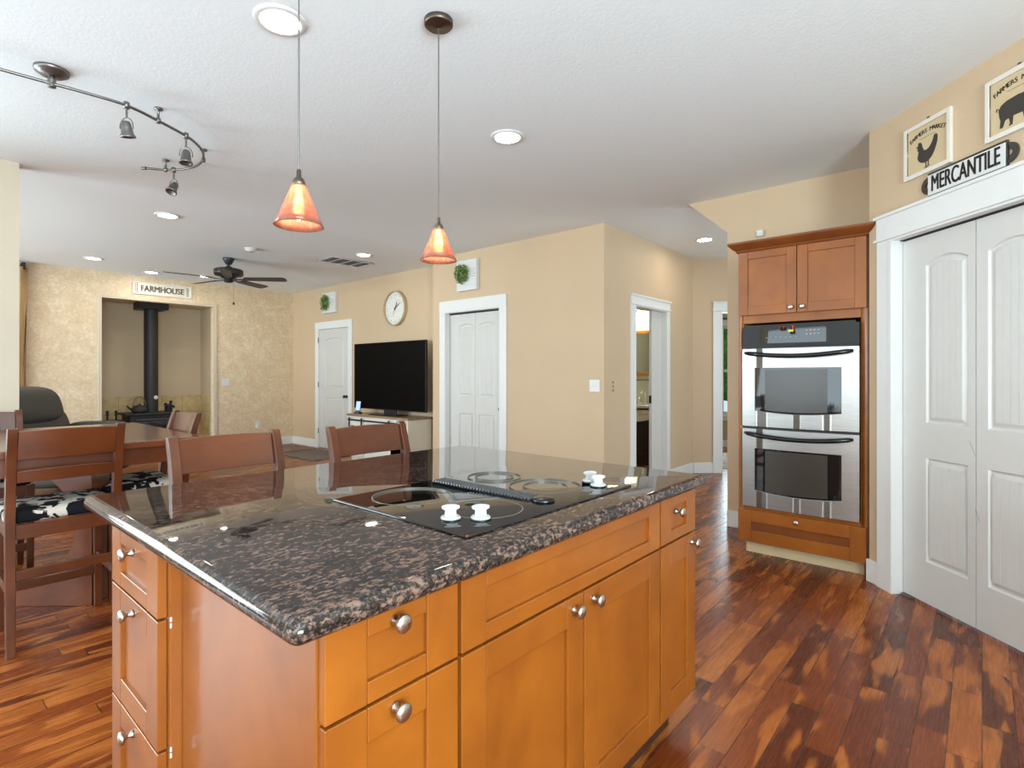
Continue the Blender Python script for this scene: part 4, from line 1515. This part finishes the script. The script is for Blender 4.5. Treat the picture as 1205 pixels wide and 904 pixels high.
def make_stool(label):
    """counter stool, seat towards +y, back at y = 0 leaning to -y; x centred"""
    t = thing('counter_stool', label, 'stool', (0, 0, 0), 0, 'cow print counter stools')
    wd, dp = 0.43, 0.44
    hw = wd / 2
    post = 0.036
    for sx in (-1, 1):
        x0 = sx * (hw - post / 2)
        lo = []
        for (z, yy, hx, hy) in ((0.0, 0.030, 0.016, 0.018), (0.30, 0.042, 0.018, 0.021), (0.60, 0.050, 0.018, 0.022), (0.80, 0.026, 0.018, 0.021), (0.95, -0.012, 0.018, 0.019), (1.00, -0.027, 0.018, 0.018), (1.022, -0.034, 0.018, 0.013)):
            lo.append([(x0 - hx, yy - hy, z), (x0 + hx, yy - hy, z), (x0 + hx, yy + hy, z), (x0 - hx, yy + hy, z)])
        MB().loft(lo).build('back_leg', 'stool', t, bevel=0.003)
        lo = []
        for (z, h_) in ((0.0, 0.016), (0.56, 0.021), (0.585, 0.021)):
            yy = dp - 0.03
            lo.append([(x0 - h_, yy - h_, z), (x0 + h_, yy - h_, z), (x0 + h_, yy + h_, z), (x0 - h_, yy + h_, z)])
        MB().loft(lo).build('front_leg', 'stool', t, bevel=0.003)
    ix = hw - post

    def slat(name, z0, z1, curve, thick):
        mb_ = MB()
        lo = []
        n_ = 14
        for i in range(n_ + 1):
            u = i / n_
            x_ = -ix + 2 * ix * u
            c_ = -curve * (1 - (2 * u - 1) ** 2)
            def yb(z):
                return 0.050 - max(0, (z - 0.60)) * 0.205 + c_
            crown = 0.006 * (1 - (2 * u - 1) ** 2)
            lo.append([(x_, yb(z0) - thick / 2, z0), (x_, yb(z0) + thick / 2, z0), (x_, yb(z1) + thick / 2, z1 + crown - 0.004), (x_, yb(z1) - thick / 2, z1 + crown - 0.004)])
        mb_.loft(lo)
        mb_.build(name, 'stool_h', t, bevel=0.003)
    slat('back_board', 0.880, 1.012, 0.016, 0.020)
    slat('back_slat', 0.775, 0.832, 0.012, 0.016)
    mb_ = MB()
    mb_.box(-ix, ix, 0.040, 0.062, 0.515, 0.580)
    mb_.box(-ix, ix, dp - 0.042, dp - 0.020, 0.515, 0.580)
    for sx in (-1, 1):
        mb_.box(sx * (hw - 0.018) - 0.010, sx * (hw - 0.018) + 0.010, 0.062, dp - 0.045, 0.515, 0.580)
    mb_.build('seat_apron', 'stool_h', t, bevel=0.002)
    mb_ = MB()
    lo = []
    x1, y0, y1 = hw - 0.004, 0.073, dp + 0.012
    for (o_, z) in ((0.008, 0.582), (0.0, 0.592), (0.0, 0.618), (0.006, 0.630), (0.022, 0.638), (0.06, 0.643)):
        pts_ = []
        rc = 0.035
        for (cx_, cy_, a0_) in ((x1 - rc, y1 - rc, 0), (-x1 + rc, y1 - rc, 90), (-x1 + rc, y0 + rc, 180), (x1 - rc, y0 + rc, 270)):
            for k in range(5):
                an = R(a0_ + 90 * k / 4)
                r_ = max(rc - o_, 0.002)
                ex = max(0, o_ - rc)
                pts_.append((cx_ - math.copysign(ex, cx_) + r_ * math.cos(an), (cy_ - ex if cy_ > 0.2 else cy_ + ex) + r_ * math.sin(an), z))
        lo.append(pts_)
    mb_.loft(lo)
    smooth_sharp(mb_.build('seat_cushion', 'cow', t, smooth=True), 60)
    for (n_, z, a, b) in (('rear_stretcher', 0.355, (-ix, ix, 0.030, 0.052), None), ('front_stretcher', 0.20, (-ix, ix, dp - 0.041, dp - 0.019), None)):
        MB().box(a[0], a[1], a[2], a[3], z - 0.022, z + 0.022).build(n_, 'stool_h', t, bevel=0.003)
    for sx in (-1, 1):
        x0 = sx * (hw - post / 2)
        MB().box(x0 - 0.010, x0 + 0.010, 0.055, dp - 0.045, 0.26, 0.30).build('side_stretcher', 'stool_h', t, bevel=0.003)
    return t


st1 = make_stool('whole walnut counter stool with cow print seat at the near side of the dining table')
st1.location = (0.558, 3.235, 0)
for (x_, y_, rz, lb) in ((1.235, 3.87, 90, 'walnut stool back rising behind the dining table, in front of the wood stove'),
                         (0.385, 4.86, 180, 'walnut stool back at the far side of the dining table below the recliner'),
                         (0.905, 2.285, 180, 'walnut counter stool back rising behind the left end of the granite island'),
                         (1.525, 2.215, 180, 'walnut stool back rising behind the island in front of the television console')):
    s_ = copy_tree(st1)
    s_['label'] = lb
    s_.location = (x_, y_, 0)
    s_.rotation_euler = (0, 0, R(rz))

tb = thing('dining_table', 'square counter-height walnut dining table with a curved pedestal base', 'table', (0.515, 4.005, 0))
TH = 0.675
MB().box(-TH, TH, -TH, TH, 0.872, 0.910).build('table_top', 'table', tb, bevel=0.006)
mb = MB()
for (a, b, c, d) in ((-TH + 0.03, TH - 0.03, -TH + 0.03, -TH + 0.052), (-TH + 0.03, TH - 0.03, TH - 0.052, TH - 0.03), (-TH + 0.03, -TH + 0.052, -TH + 0.052, TH - 0.052), (TH - 0.052, TH - 0.03, -TH + 0.052, TH - 0.052)):
    mb.box(a, b, c, d, 0.785, 0.872)
mb.build('table_apron', 'stool_h', tb, bevel=0.003)
mb = MB()
hz, hr, hl = 0.43, 0.31, 0.40
nseg = 48


def edge_pt(a_):
    """point on the slab outline in direction a_ from the hole centre"""
    c_, s_ = math.cos(a_), math.sin(a_)
    k = min(hl / abs(c_) if abs(c_) > 1e-9 else 9, ((0.786 - hz) if s_ > 0 else hz) / abs(s_) if abs(s_) > 1e-9 else 9)
    return (k * c_, hz + k * s_)


angs = sorted([2 * PI * i / nseg for i in range(nseg)] + [math.atan2(z_ - hz, x_) % (2 * PI) for x_ in (-hl, hl) for z_ in (0.0, 0.786)])
lo = []
for a_ in angs:
    e_ = edge_pt(a_)
    i_ = (hr * math.cos(a_), hz + hr * math.sin(a_))
    lo.append([(e_[0], -0.07, e_[1]), (i_[0], -0.07, i_[1]), (i_[0], 0.07, i_[1]), (e_[0], 0.07, e_[1])])
lo.append(lo[0])
mb.loft(lo, (False, False))
mb.build('pedestal_panel', 'table', tb, (0, 0, 0), (0, 0, R(-48)), bevel=0.003)
for sg_ in (-1, 1):
    MB().box(sg_ * 0.36 - 0.035, sg_ * 0.36 + 0.035, 0.075, 0.36, 0.0, 0.05).build('foot_bar', 'stool_h', tb, (0, 0, 0), (0, 0, R(-48)), bevel=0.004)
MB().box(-0.40, 0.40, -0.30, 0.30, 0.787, 0.870).build('top_cleat', 'stool_h', tb, (0, 0, 0), (0, 0, R(-48)), bevel=0.003)

# ------------------------------------------------------------------ television corner
tc = thing('tv_console', 'white barn-door media console with grey oak top under the television', 'console', (4.46, 7.05, 0), R(-90))
CL, CDp = 1.385, 0.40
mb = MB()
mb.box(0, CL, 0.0, CDp, 0.06, 0.655)
mb.box(0.03, CL - 0.03, 0.03, CDp - 0.02, 0, 0.06)
mb.build('cabinet_body', 'offwhite', tc, bevel=0.003)
MB().box(-0.025, CL + 0.02, -0.02, CDp + 0.005, 0.655, 0.685).build('console_top', 'greywood', tc, bevel=0.003)
MB().box(0.02, CL - 0.02, -0.030, -0.022, 0.590, 0.612).build('slide_rail', 'black', tc)
for (a, b) in ((0.03, 0.40), (0.98, 1.35)):
    mb = MB()
    mb.box(a, b, -0.018, -0.002, 0.08, 0.58)
    mb.box(a, a + 0.06, -0.024, -0.018, 0.08, 0.58)
    mb.box(b - 0.06, b, -0.024, -0.018, 0.08, 0.58)
    mb.box(a + 0.06, b - 0.06, -0.024, -0.018, 0.08, 0.14)
    mb.box(a + 0.06, b - 0.06, -0.024, -0.018, 0.52, 0.58)
    d = mb.build('sliding_door', 'offwhite', tc, bevel=0.002)
    for s in (a + 0.03, b - 0.03):
        MB().box(s - 0.012, s + 0.012, -0.036, -0.024, 0.46, 0.635).build('strap_hanger', 'black', d)
mb = MB()
for i in range(2):
    mb.box(0.42, 0.965, -0.006, 0.0, 0.10 + i * 0.25, 0.33 + i * 0.25)
mb.build('shelf_front', 'white', tc, bevel=0.002)
tvt = thing('television', 'large flat black television standing on the media console', 'television', (4.62, 6.325, 0.685), R(-90))
TW = 0.828
MB().box(-TW, TW, 0.0, 0.035, 0.072, 1.032).build('tv_panel', 'black', tvt, bevel=0.004)
MB().box(-TW + 0.008, TW - 0.008, -0.0015, 0.001, 0.082, 1.024).build('screen', 'screen', tvt)
MB().box(-0.40, 0.40, 0.035, 0.075, 0.12, 0.55).build('rear_housing', 'black', tvt, bevel=0.01)
MB().box(-0.30, 0.30, -0.10, 0.13, 0.0, 0.012).build('stand_base', 'blackgloss', tvt, bevel=0.004)
MB().box(-0.14, 0.14, 0.038, 0.060, 0.010, 0.14).build('stand_neck', 'black', tvt, bevel=0.004)
ph = thing('smart_display', 'small upright device with a lit blue screen at the left end of the console', 'phone', (4.55, 6.955, 0.685), R(-70))
MB().box(-0.045, 0.045, -0.03, 0.05, 0.0, 0.022).build('dock', 'black', ph, bevel=0.004)
T = Matrix.Rotation(R(-10), 4, 'X')
MB().box(-0.042, 0.042, -0.006, 0.006, 0.015, 0.185, 0, T).build('device_body', 'black', ph, bevel=0.003)
MB().box(-0.036, 0.036, -0.0072, -0.0058, 0.045, 0.176, 0, T).build('lit_screen', 'screenlit', ph)

ckk = thing('wall_clock', 'large round wall clock with pale wood rim above the television', 'clock', wpos('tv', 9.53 - 6.46, 0.001, 2.222), wrot('tv'))
T = Matrix.Rotation(R(90), 4, 'X')
CR = 0.255
MB().lathe([(CR, 0.0), (CR, 0.052), (CR - 0.006, 0.056), (CR - 0.016, 0.056), (CR - 0.018, 0.050), (CR - 0.018, 0.012)], 64, T, (True, True)).build('rim', 'clockwood', ckk, smooth=True)
smooth_sharp(ckk.children[0], 30)
MB().lathe([(CR - 0.018, 0.012), (CR - 0.018, 0.020), (0.001, 0.0205)], 64, T).build('dial', 'clockface', ckk)
mb = MB()
for i in range(60):
    a_ = 2 * PI * i / 60
    big = i % 5 == 0
    L = 0.034 if big else 0.012
    wd = 0.005 if big else 0.002
    mb.box(-wd / 2, wd / 2, -0.0225, -0.0200, CR - 0.04 - L, CR - 0.04, 0, Matrix.Rotation(a_, 4, 'Y'))
mb.build('hour_marks', 'grille', ckk)
for (nm, a_, L, wd, y_) in (('hour_hand', 24, 0.105, 0.012, -0.026), ('minute_hand', 58, 0.145, 0.008, -0.029)):
    mb = MB().prism([(-wd / 2, -0.03), (wd / 2, -0.03), (wd / 2, L * 0.75), (0, L), (-wd / 2, L * 0.75)], y_ - 0.001, y_ + 0.001, Matrix.Rotation(R(a_), 4, 'Y'))
    mb.build(nm, 'signink', ckk)
mb = MB().box(-0.002, 0.002, -0.032, -0.030, -0.01, 0.10, 0, Matrix.Rotation(R(205), 4, 'Y'))
mb.lathe([(0.010, 0.020), (0.010, 0.034), (0.001, 0.035)], 16, T)
mb.build('second_hand', 'signink', ckk)


def wreath_board(frame, sc0, sc1, z0, z1, wx, wz, wr, label, seed):
    rnd = random.Random(seed)
    t = thing('wreath_plaque', label, 'plaque', wpos(frame, (sc0 + sc1) / 2, 0.001, z0), wrot(frame), 'white plaques with green wreaths')
    w_, h_ = sc1 - sc0, z1 - z0
    mb_ = MB()
    n_ = 6
    for i in range(n_):
        mb_.box(-w_ / 2, w_ / 2, -0.050, 0, h_ * i / n_ + 0.0012, h_ * (i + 1) / n_ - 0.0008)
    mb_.box(-w_ / 2 + 0.003, w_ / 2 - 0.003, -0.046, -0.001, 0.003, h_ - 0.003)
    bd = mb_.build('board', 'white', t, bevel=0.0015)
    tx = MB()
    for i, L in enumerate((0.07, 0.05, 0.085, 0.06)):
        tx.box(wx + wr + 0.012, min(wx + wr + 0.012 + L, w_ / 2 - 0.012), -0.0508, -0.0495, wz + 0.045 - i * 0.028, wz + 0.050 - i * 0.028)
    tx.build('script_lines', 'grille', bd)
    wv = MB()
    rp = []
    for i in range(24):
        a_ = 2 * PI * i / 24
        rp.append((wx + wr * 0.6 * math.cos(a_), -0.062, wz + wr * 0.6 * math.sin(a_)))
    wv.path(rp, 0.010, 8, True, mi=1)
    for i in range(460):
        a_ = rnd.uniform(0, 2 * PI)
        rr = wr * rnd.uniform(0.18, 0.82)
        c = Vector((wx + rr * math.cos(a_), -0.058 - rnd.uniform(0, 0.035), wz + rr * math.sin(a_)))
        d = Vector((math.cos(a_) * rnd.uniform(-0.2, 1), rnd.uniform(-0.9, 0.2), math.sin(a_) * rnd.uniform(-0.2, 1))) + Vector((rnd.uniform(-.6, .6), 0, rnd.uniform(-.6, .6)))
        d.normalize()
        e = d.cross(Vector((rnd.uniform(-1, 1), rnd.uniform(-1, 1), rnd.uniform(-1, 1)))).normalized()
        L = rnd.uniform(0.022, 0.036)
        k = L * 0.28
        nrm = d.cross(e) * 0.003
        wv.quad(c, c + d * L * 0.5 - e * k + nrm, c + d * L, c + d * L * 0.5 + e * k + nrm, mi=rnd.choice((0, 0, 1)))
    wv.build('wreath', ['leaf', 'leaf_pale'], t, recalc=False)
    return t


wreath_board('tv', 9.53 - 8.44, 9.53 - 8.03, 2.285, 2.627, -0.075, 0.17, 0.155, 'small white plank plaque with a green wreath above the far living room door', 3)
wreath_board('closet', 5.32 - 4.825, 5.32 - 4.49, 2.262, 2.628, -0.055, 0.20, 0.135, 'white plank plaque with a green wreath above the white closet bifold door', 4)


def plate(label, frame, s, z, w_, h_, mat, paddles, cat='light switch'):
    t = thing('switch_plate' if 'switch' in cat else 'outlet_plate', label, cat, wpos(frame, s, 0.0005, z), wrot(frame))
    MB().box(-w_ / 2, w_ / 2, -0.006, 0, -h_ / 2, h_ / 2).build('cover_plate', mat, t, bevel=0.002)
    for (px_, pz_, pw, phh, pm) in paddles:
        MB().box(px_ - pw / 2, px_ + pw / 2, -0.010, -0.004, pz_ - phh / 2, pz_ + phh / 2).build('toggle', pm, t, bevel=0.001)
    return t


plate('white double light switch on the tan wall right of the closet door', 'closet', 5.32 - 2.895, 1.148, 0.117, 0.117, 'white', [(-0.023, 0, 0.012, 0.028, 'offwhite'), (0.023, 0, 0.012, 0.028, 'offwhite')])
plate('narrow tan control plate with three buttons beside the bathroom doorway', 'bath', 4.75 - 4.59, 1.14, 0.05, 0.125, 'tan_card', [(0, 0.04, 0.018, 0.02, 'bronze'), (0, 0, 0.018, 0.02, 'bronze'), (0, -0.04, 0.018, 0.02, 'bronze')])
plate('white double switch on the mottled far wall right of the stove nook', 'far', 3.70, 1.13, 0.12, 0.12, 'white', [(-0.024, 0, 0.012, 0.028, 'offwhite'), (0.024, 0, 0.012, 0.028, 'offwhite')])
po = plate('white outlet low on the mottled far wall with a plugged-in adapter', 'far', 4.23, 0.385, 0.075, 0.118, 'white', [(0, 0.022, 0.03, 0.024, 'offwhite')], 'outlet')
MB().box(-0.022, 0.022, -0.045, -0.004, -0.055, -0.005).build('plug_adapter', 'white', po, bevel=0.004)

fs = thing('farmhouse_sign', 'whitewashed framed wooden sign reading FARMHOUSE above the stove nook', 'sign', wpos('far', 2.785, 0.001, 2.462), wrot('far'))
FW, FH = 0.79, 0.185
mb = MB()
for (a, b, c, d) in ((-FW / 2, FW / 2, 0, 0.014), (-FW / 2, FW / 2, FH - 0.014, FH), (-FW / 2, -FW / 2 + 0.014, 0.014, FH - 0.014), (FW / 2 - 0.014, FW / 2, 0.014, FH - 0.014)):
    mb.box(a, b, -0.022, 0, c, d)
mb.build('frame', 'clockface', fs, bevel=0.002)
MB().box(-FW / 2 + 0.01, FW / 2 - 0.01, -0.010, -0.001, 0.01, FH - 0.01).build('board', 'offwhite', fs)
text_obj('lettering', 'FARMHOUSE', 0.125, 0.004, 'fadedgrey', fs, (0, -0.012, FH / 2 - 0.004), 0.004, 0.82)
mb = MB()
for sx in (-1, 1):
    mb.box(sx * 0.335 - 0.006, sx * 0.335 + 0.006, -0.0125, -0.0095, 0.02, FH - 0.02)
    mb.box(sx * 0.355 - 0.004, sx * 0.355 + 0.004, -0.0125, -0.0095, 0.03, FH - 0.03)
mb.build('end_stripes', 'fadedgrey', fs)

# ------------------------------------------------------------------ wood stove in the nook
HZ = 0.20
ws = thing('wood_stove', 'black cast iron wood stove with a tall flue pipe inside the wall nook', 'stove', (2.77, 10.12, HZ))
mb = MB()
for (sx, sy) in ((-1, -1), (1, -1), (-1, 1), (1, 1)):
    mb = MB().lathe([(0.030, 0), (0.022, 0.02), (0.026, 0.07), (0.040, 0.12)], 14, Matrix.Translation((sx * 0.26, sy * 0.17, 0)))
    mb.build('stove_leg', 'iron', ws, smooth=True)
MB().box(-0.32, 0.32, -0.23, 0.23, 0.11, 0.425).build('firebox', 'iron', ws, bevel=0.02, bseg=3)
MB().box(-0.38, 0.36, -0.28, 0.26, 0.425, 0.455).build('stove_top', 'iron', ws, bevel=0.010, bseg=3)
mb = MB().box(-0.22, 0.22, -0.248, -0.225, 0.15, 0.34)
dr = mb.build('stove_door', 'iron', ws, bevel=0.01)
MB().box(-0.16, 0.16, -0.2515, -0.246, 0.19, 0.31).build('door_glass', 'glassblack', dr)
mb = MB()
for i in range(5):
    xx = -0.20 + i * 0.10
    mb.box(xx - 0.036, xx + 0.036, -0.2335, -0.228, 0.368, 0.398)
mb.build('air_vents', 'black', ws)
MB().box(-0.24, 0.24, -0.262, -0.226, 0.346, 0.358).build('handle_rail', 'pewter', ws, bevel=0.003)
fl = MB().path([(0.03, 0.02, 0.455), (0.03, 0.02, 0.62), (0.03, 0.02, 2.20)], 0.098, 32)
fl.build('flue_pipe', 'iron', ws, smooth=True)
smooth_sharp([c for c in ws.children if c.name.startswith('flue')][0], 30)
mb = MB().lathe([(0.101, 0.60), (0.101, 0.63)], 32, Matrix.Translation((0.03, 0.02, 0)))
mb.build('pipe_collar', 'iron', ws)
MB().box(-0.165, 0.225, -0.175, 0.215, 2.10, 2.222).build('ceiling_box', 'black', ws, bevel=0.004)
mb = MB().lathe([(0.028, 0), (0.030, 0.008), (0.001, 0.010)], 20, Matrix.Translation((0.07, -0.07, 0.69)) @ Matrix.Rotation(R(90), 4, 'X'))
mb.build('thermometer', 'white', ws)
kt = thing('kettle', 'dark kettle with a tall hoop handle on the wood stove', 'kettle', (2.60, 9.99, HZ + 0.455))
MB().lathe([(0.085, 0), (0.105, 0.02), (0.108, 0.06), (0.080, 0.105), (0.035, 0.125), (0.010, 0.132), (0.016, 0.146), (0.001, 0.152)], 28).build('kettle_body', 'iron', kt, smooth=True)
pts = [(0.085 * math.cos(PI * i / 14), 0, 0.10 + 0.155 * math.sin(PI * i / 14)) for i in range(15)]
MB().path(pts, 0.007, 8).build('kettle_handle', 'pewter', kt, smooth=True)
MB().path([(-0.09, 0, 0.05), (-0.14, 0, 0.085), (-0.165, 0, 0.12)], [0.022, 0.015, 0.010], 10).build('kettle_spout', 'iron', kt, smooth=True)
sf = thing('stove_fan', 'small black heat-powered fan on the wood stove right of the pipe', 'fan', (3.02, 10.05, HZ + 0.455))
MB().box(-0.05, 0.05, -0.035, 0.035, 0, 0.02).build('fan_base', 'black', sf, bevel=0.003)
mb = MB()
for i in range(7):
    mb.box(-0.05 + i * 0.015, -0.044 + i * 0.015, -0.03, 0.03, 0.02, 0.12)
mb.build('heat_fins', 'black', sf)
mb = MB()
for k in range(4):
    mb.prism([(0.008, -0.012), (0.075, -0.026), (0.088, 0.0), (0.075, 0.024), (0.008, 0.012)], -0.050, -0.046, Matrix.Translation((0, 0, 0.10)) @ Matrix.Rotation(R(20 + 90 * k), 4, 'Y'))
mb.lathe([(0.014, 0.030), (0.014, 0.055), (0.001, 0.057)], 14, Matrix.Translation((0, 0, 0.10)) @ Matrix.Rotation(R(90), 4, 'X'))
mb.build('fan_blades', 'black', sf)
lb = thing('firewood_box', 'low black box with two upright tool handles left of the wood stove', 'box', (2.24, 10.0, HZ))
MB().box(-0.15, 0.15, -0.14, 0.14, 0, 0.36).build('box_body', 'black', lb, bevel=0.006)
for xx in (-0.05, 0.06):
    MB().lathe([(0.012, 0.34), (0.012, 0.42), (0.018, 0.44), (0.018, 0.50), (0.008, 0.51)], 14, Matrix.Translation((xx, 0, 0))).build('tool_handle', 'black', lb, smooth=True)

# ------------------------------------------------------------------ recliner, curtain, mats
rc = thing('recliner', 'charcoal leather recliner chair behind the dining table', 'recliner', (1.27, 7.74, 0), R(-42))


def pillow(mb_, x0, x1, y0, y1, z0, z1, T=None, e_=0.42):
    """soft rounded block by a superellipsoid"""
    cx_, cy_, cz_ = (x0 + x1) / 2, (y0 + y1) / 2, (z0 + z1) / 2
    hx, hy, hz = (x1 - x0) / 2, (y1 - y0) / 2, (z1 - z0) / 2
    nu, nv = 28, 14
    def sp(v):
        return math.copysign(abs(v) ** e_, v)
    lo = []
    for j in range(1, nv):
        ph_ = -PI / 2 + PI * j / nv
        lp = []
        for i in range(nu):
            th_ = 2 * PI * i / nu
            p = Vector((cx_ + hx * sp(math.cos(ph_)) * sp(math.cos(th_)), cy_ + hy * sp(math.cos(ph_)) * sp(math.sin(th_)), cz_ + hz * sp(math.sin(ph_))))
            lp.append(T @ p if T is not None else p)
        lo.append(lp)
    mb_.loft(lo)
    return mb_


pillow(MB(), -0.28, 0.42, -0.52, 0.52, 0.06, 0.40).build('seat_base', 'recliner', rc, smooth=True)
pillow(MB(), -0.22, 0.46, -0.39, 0.39, 0.32, 0.54).build('seat_cushion', 'recliner', rc, smooth=True)
Tb = Matrix.Translation((-0.22, 0, 0.40)) @ Matrix.Rotation(R(-17), 4, 'Y')
pillow(MB(), -0.18, 0.12, -0.58, 0.56, -0.1, 0.54, T=Tb, e_=0.55).build('back_cushion', 'recliner', rc, smooth=True)
pillow(MB(), -0.13, 0.17, -0.52, 0.47, 0.28, 0.74, T=Tb, e_=0.66).build('headrest', 'recliner', rc, smooth=True)
for sy in (-1, 1):
    pillow(MB(), -0.26, 0.46, sy * 0.50 - 0.11, sy * 0.50 + 0.11, 0.10, 0.70).build('armrest', 'recliner', rc, smooth=True)
pillow(MB(), 0.50, 0.86, -0.36, 0.36, 0.30, 0.42).build('footrest', 'recliner', rc, smooth=True)
MB().box(0.36, 0.60, -0.20, 0.20, 0.26, 0.31).build('footrest_linkage', 'black', rc)
mb = MB()
for (a, b) in ((-0.24, -0.36), (0.34, -0.36), (-0.24, 0.36), (0.34, 0.36)):
    mb.box(a - 0.03, a + 0.03, b - 0.03, b + 0.03, 0, 0.12)
mb.build('foot', 'black', rc)

cu = thing('window_curtain', 'tan curtain hanging at the far wall beside the pale divider wall', 'curtain', (0, 0, 0))
mb = MB()
lo = []
n_ = 40
for i in range(n_ + 1):
    u = i / n_
    x_ = 0.55 + 0.66 * u
    y_ = 9.43 + 0.035 * math.sin(u * 34)
    wv_ = 0.05 * u
    lo.append([(x_ + 0.05 * u * 0.2, y_ - 0.004, 2.66), (x_ - wv_ * 0.2, y_ - 0.004, 1.9), (x_ - wv_, y_ - 0.004, 1.2), (x_ - wv_ * 0.6, y_ - 0.004, 0.03), (x_ - wv_ * 0.6, y_ + 0.004, 0.03), (x_ - wv_, y_ + 0.004, 1.2), (x_ - wv_ * 0.2, y_ + 0.004, 1.9), (x_ + 0.05 * u * 0.2, y_ + 0.004, 2.66)])
mb.loft(lo)
mb.build('curtain_panel', 'curtain', cu, smooth=True)
MB().path([(-0.6, 9.44, 2.665), (1.19, 9.44, 2.665)], 0.014, 10).build('rod', 'black', cu)
MB().box(1.15, 1.19, 9.42, 9.53, 2.63, 2.72).build('rod_bracket', 'black', cu, bevel=0.003)

for (nm, lb_, x0, x1, y0, y1, mt) in (('door_mat', 'grey woven mat on the floor in front of the living room door', 4.05, 4.74, 7.35, 8.40, 'rug'),
                                      ('floor_mat', 'faded reddish mat in the far corner beyond the grey door mat', 4.12, 4.76, 8.50, 9.35, 'rug2')):
    o = slab(x0, x1, y0, y1, 0.0, 0.012, 0.02, 4).build(nm, mt, smooth=True)
    smooth_sharp(o, 40)
    tag(o, lb_, 'mat')
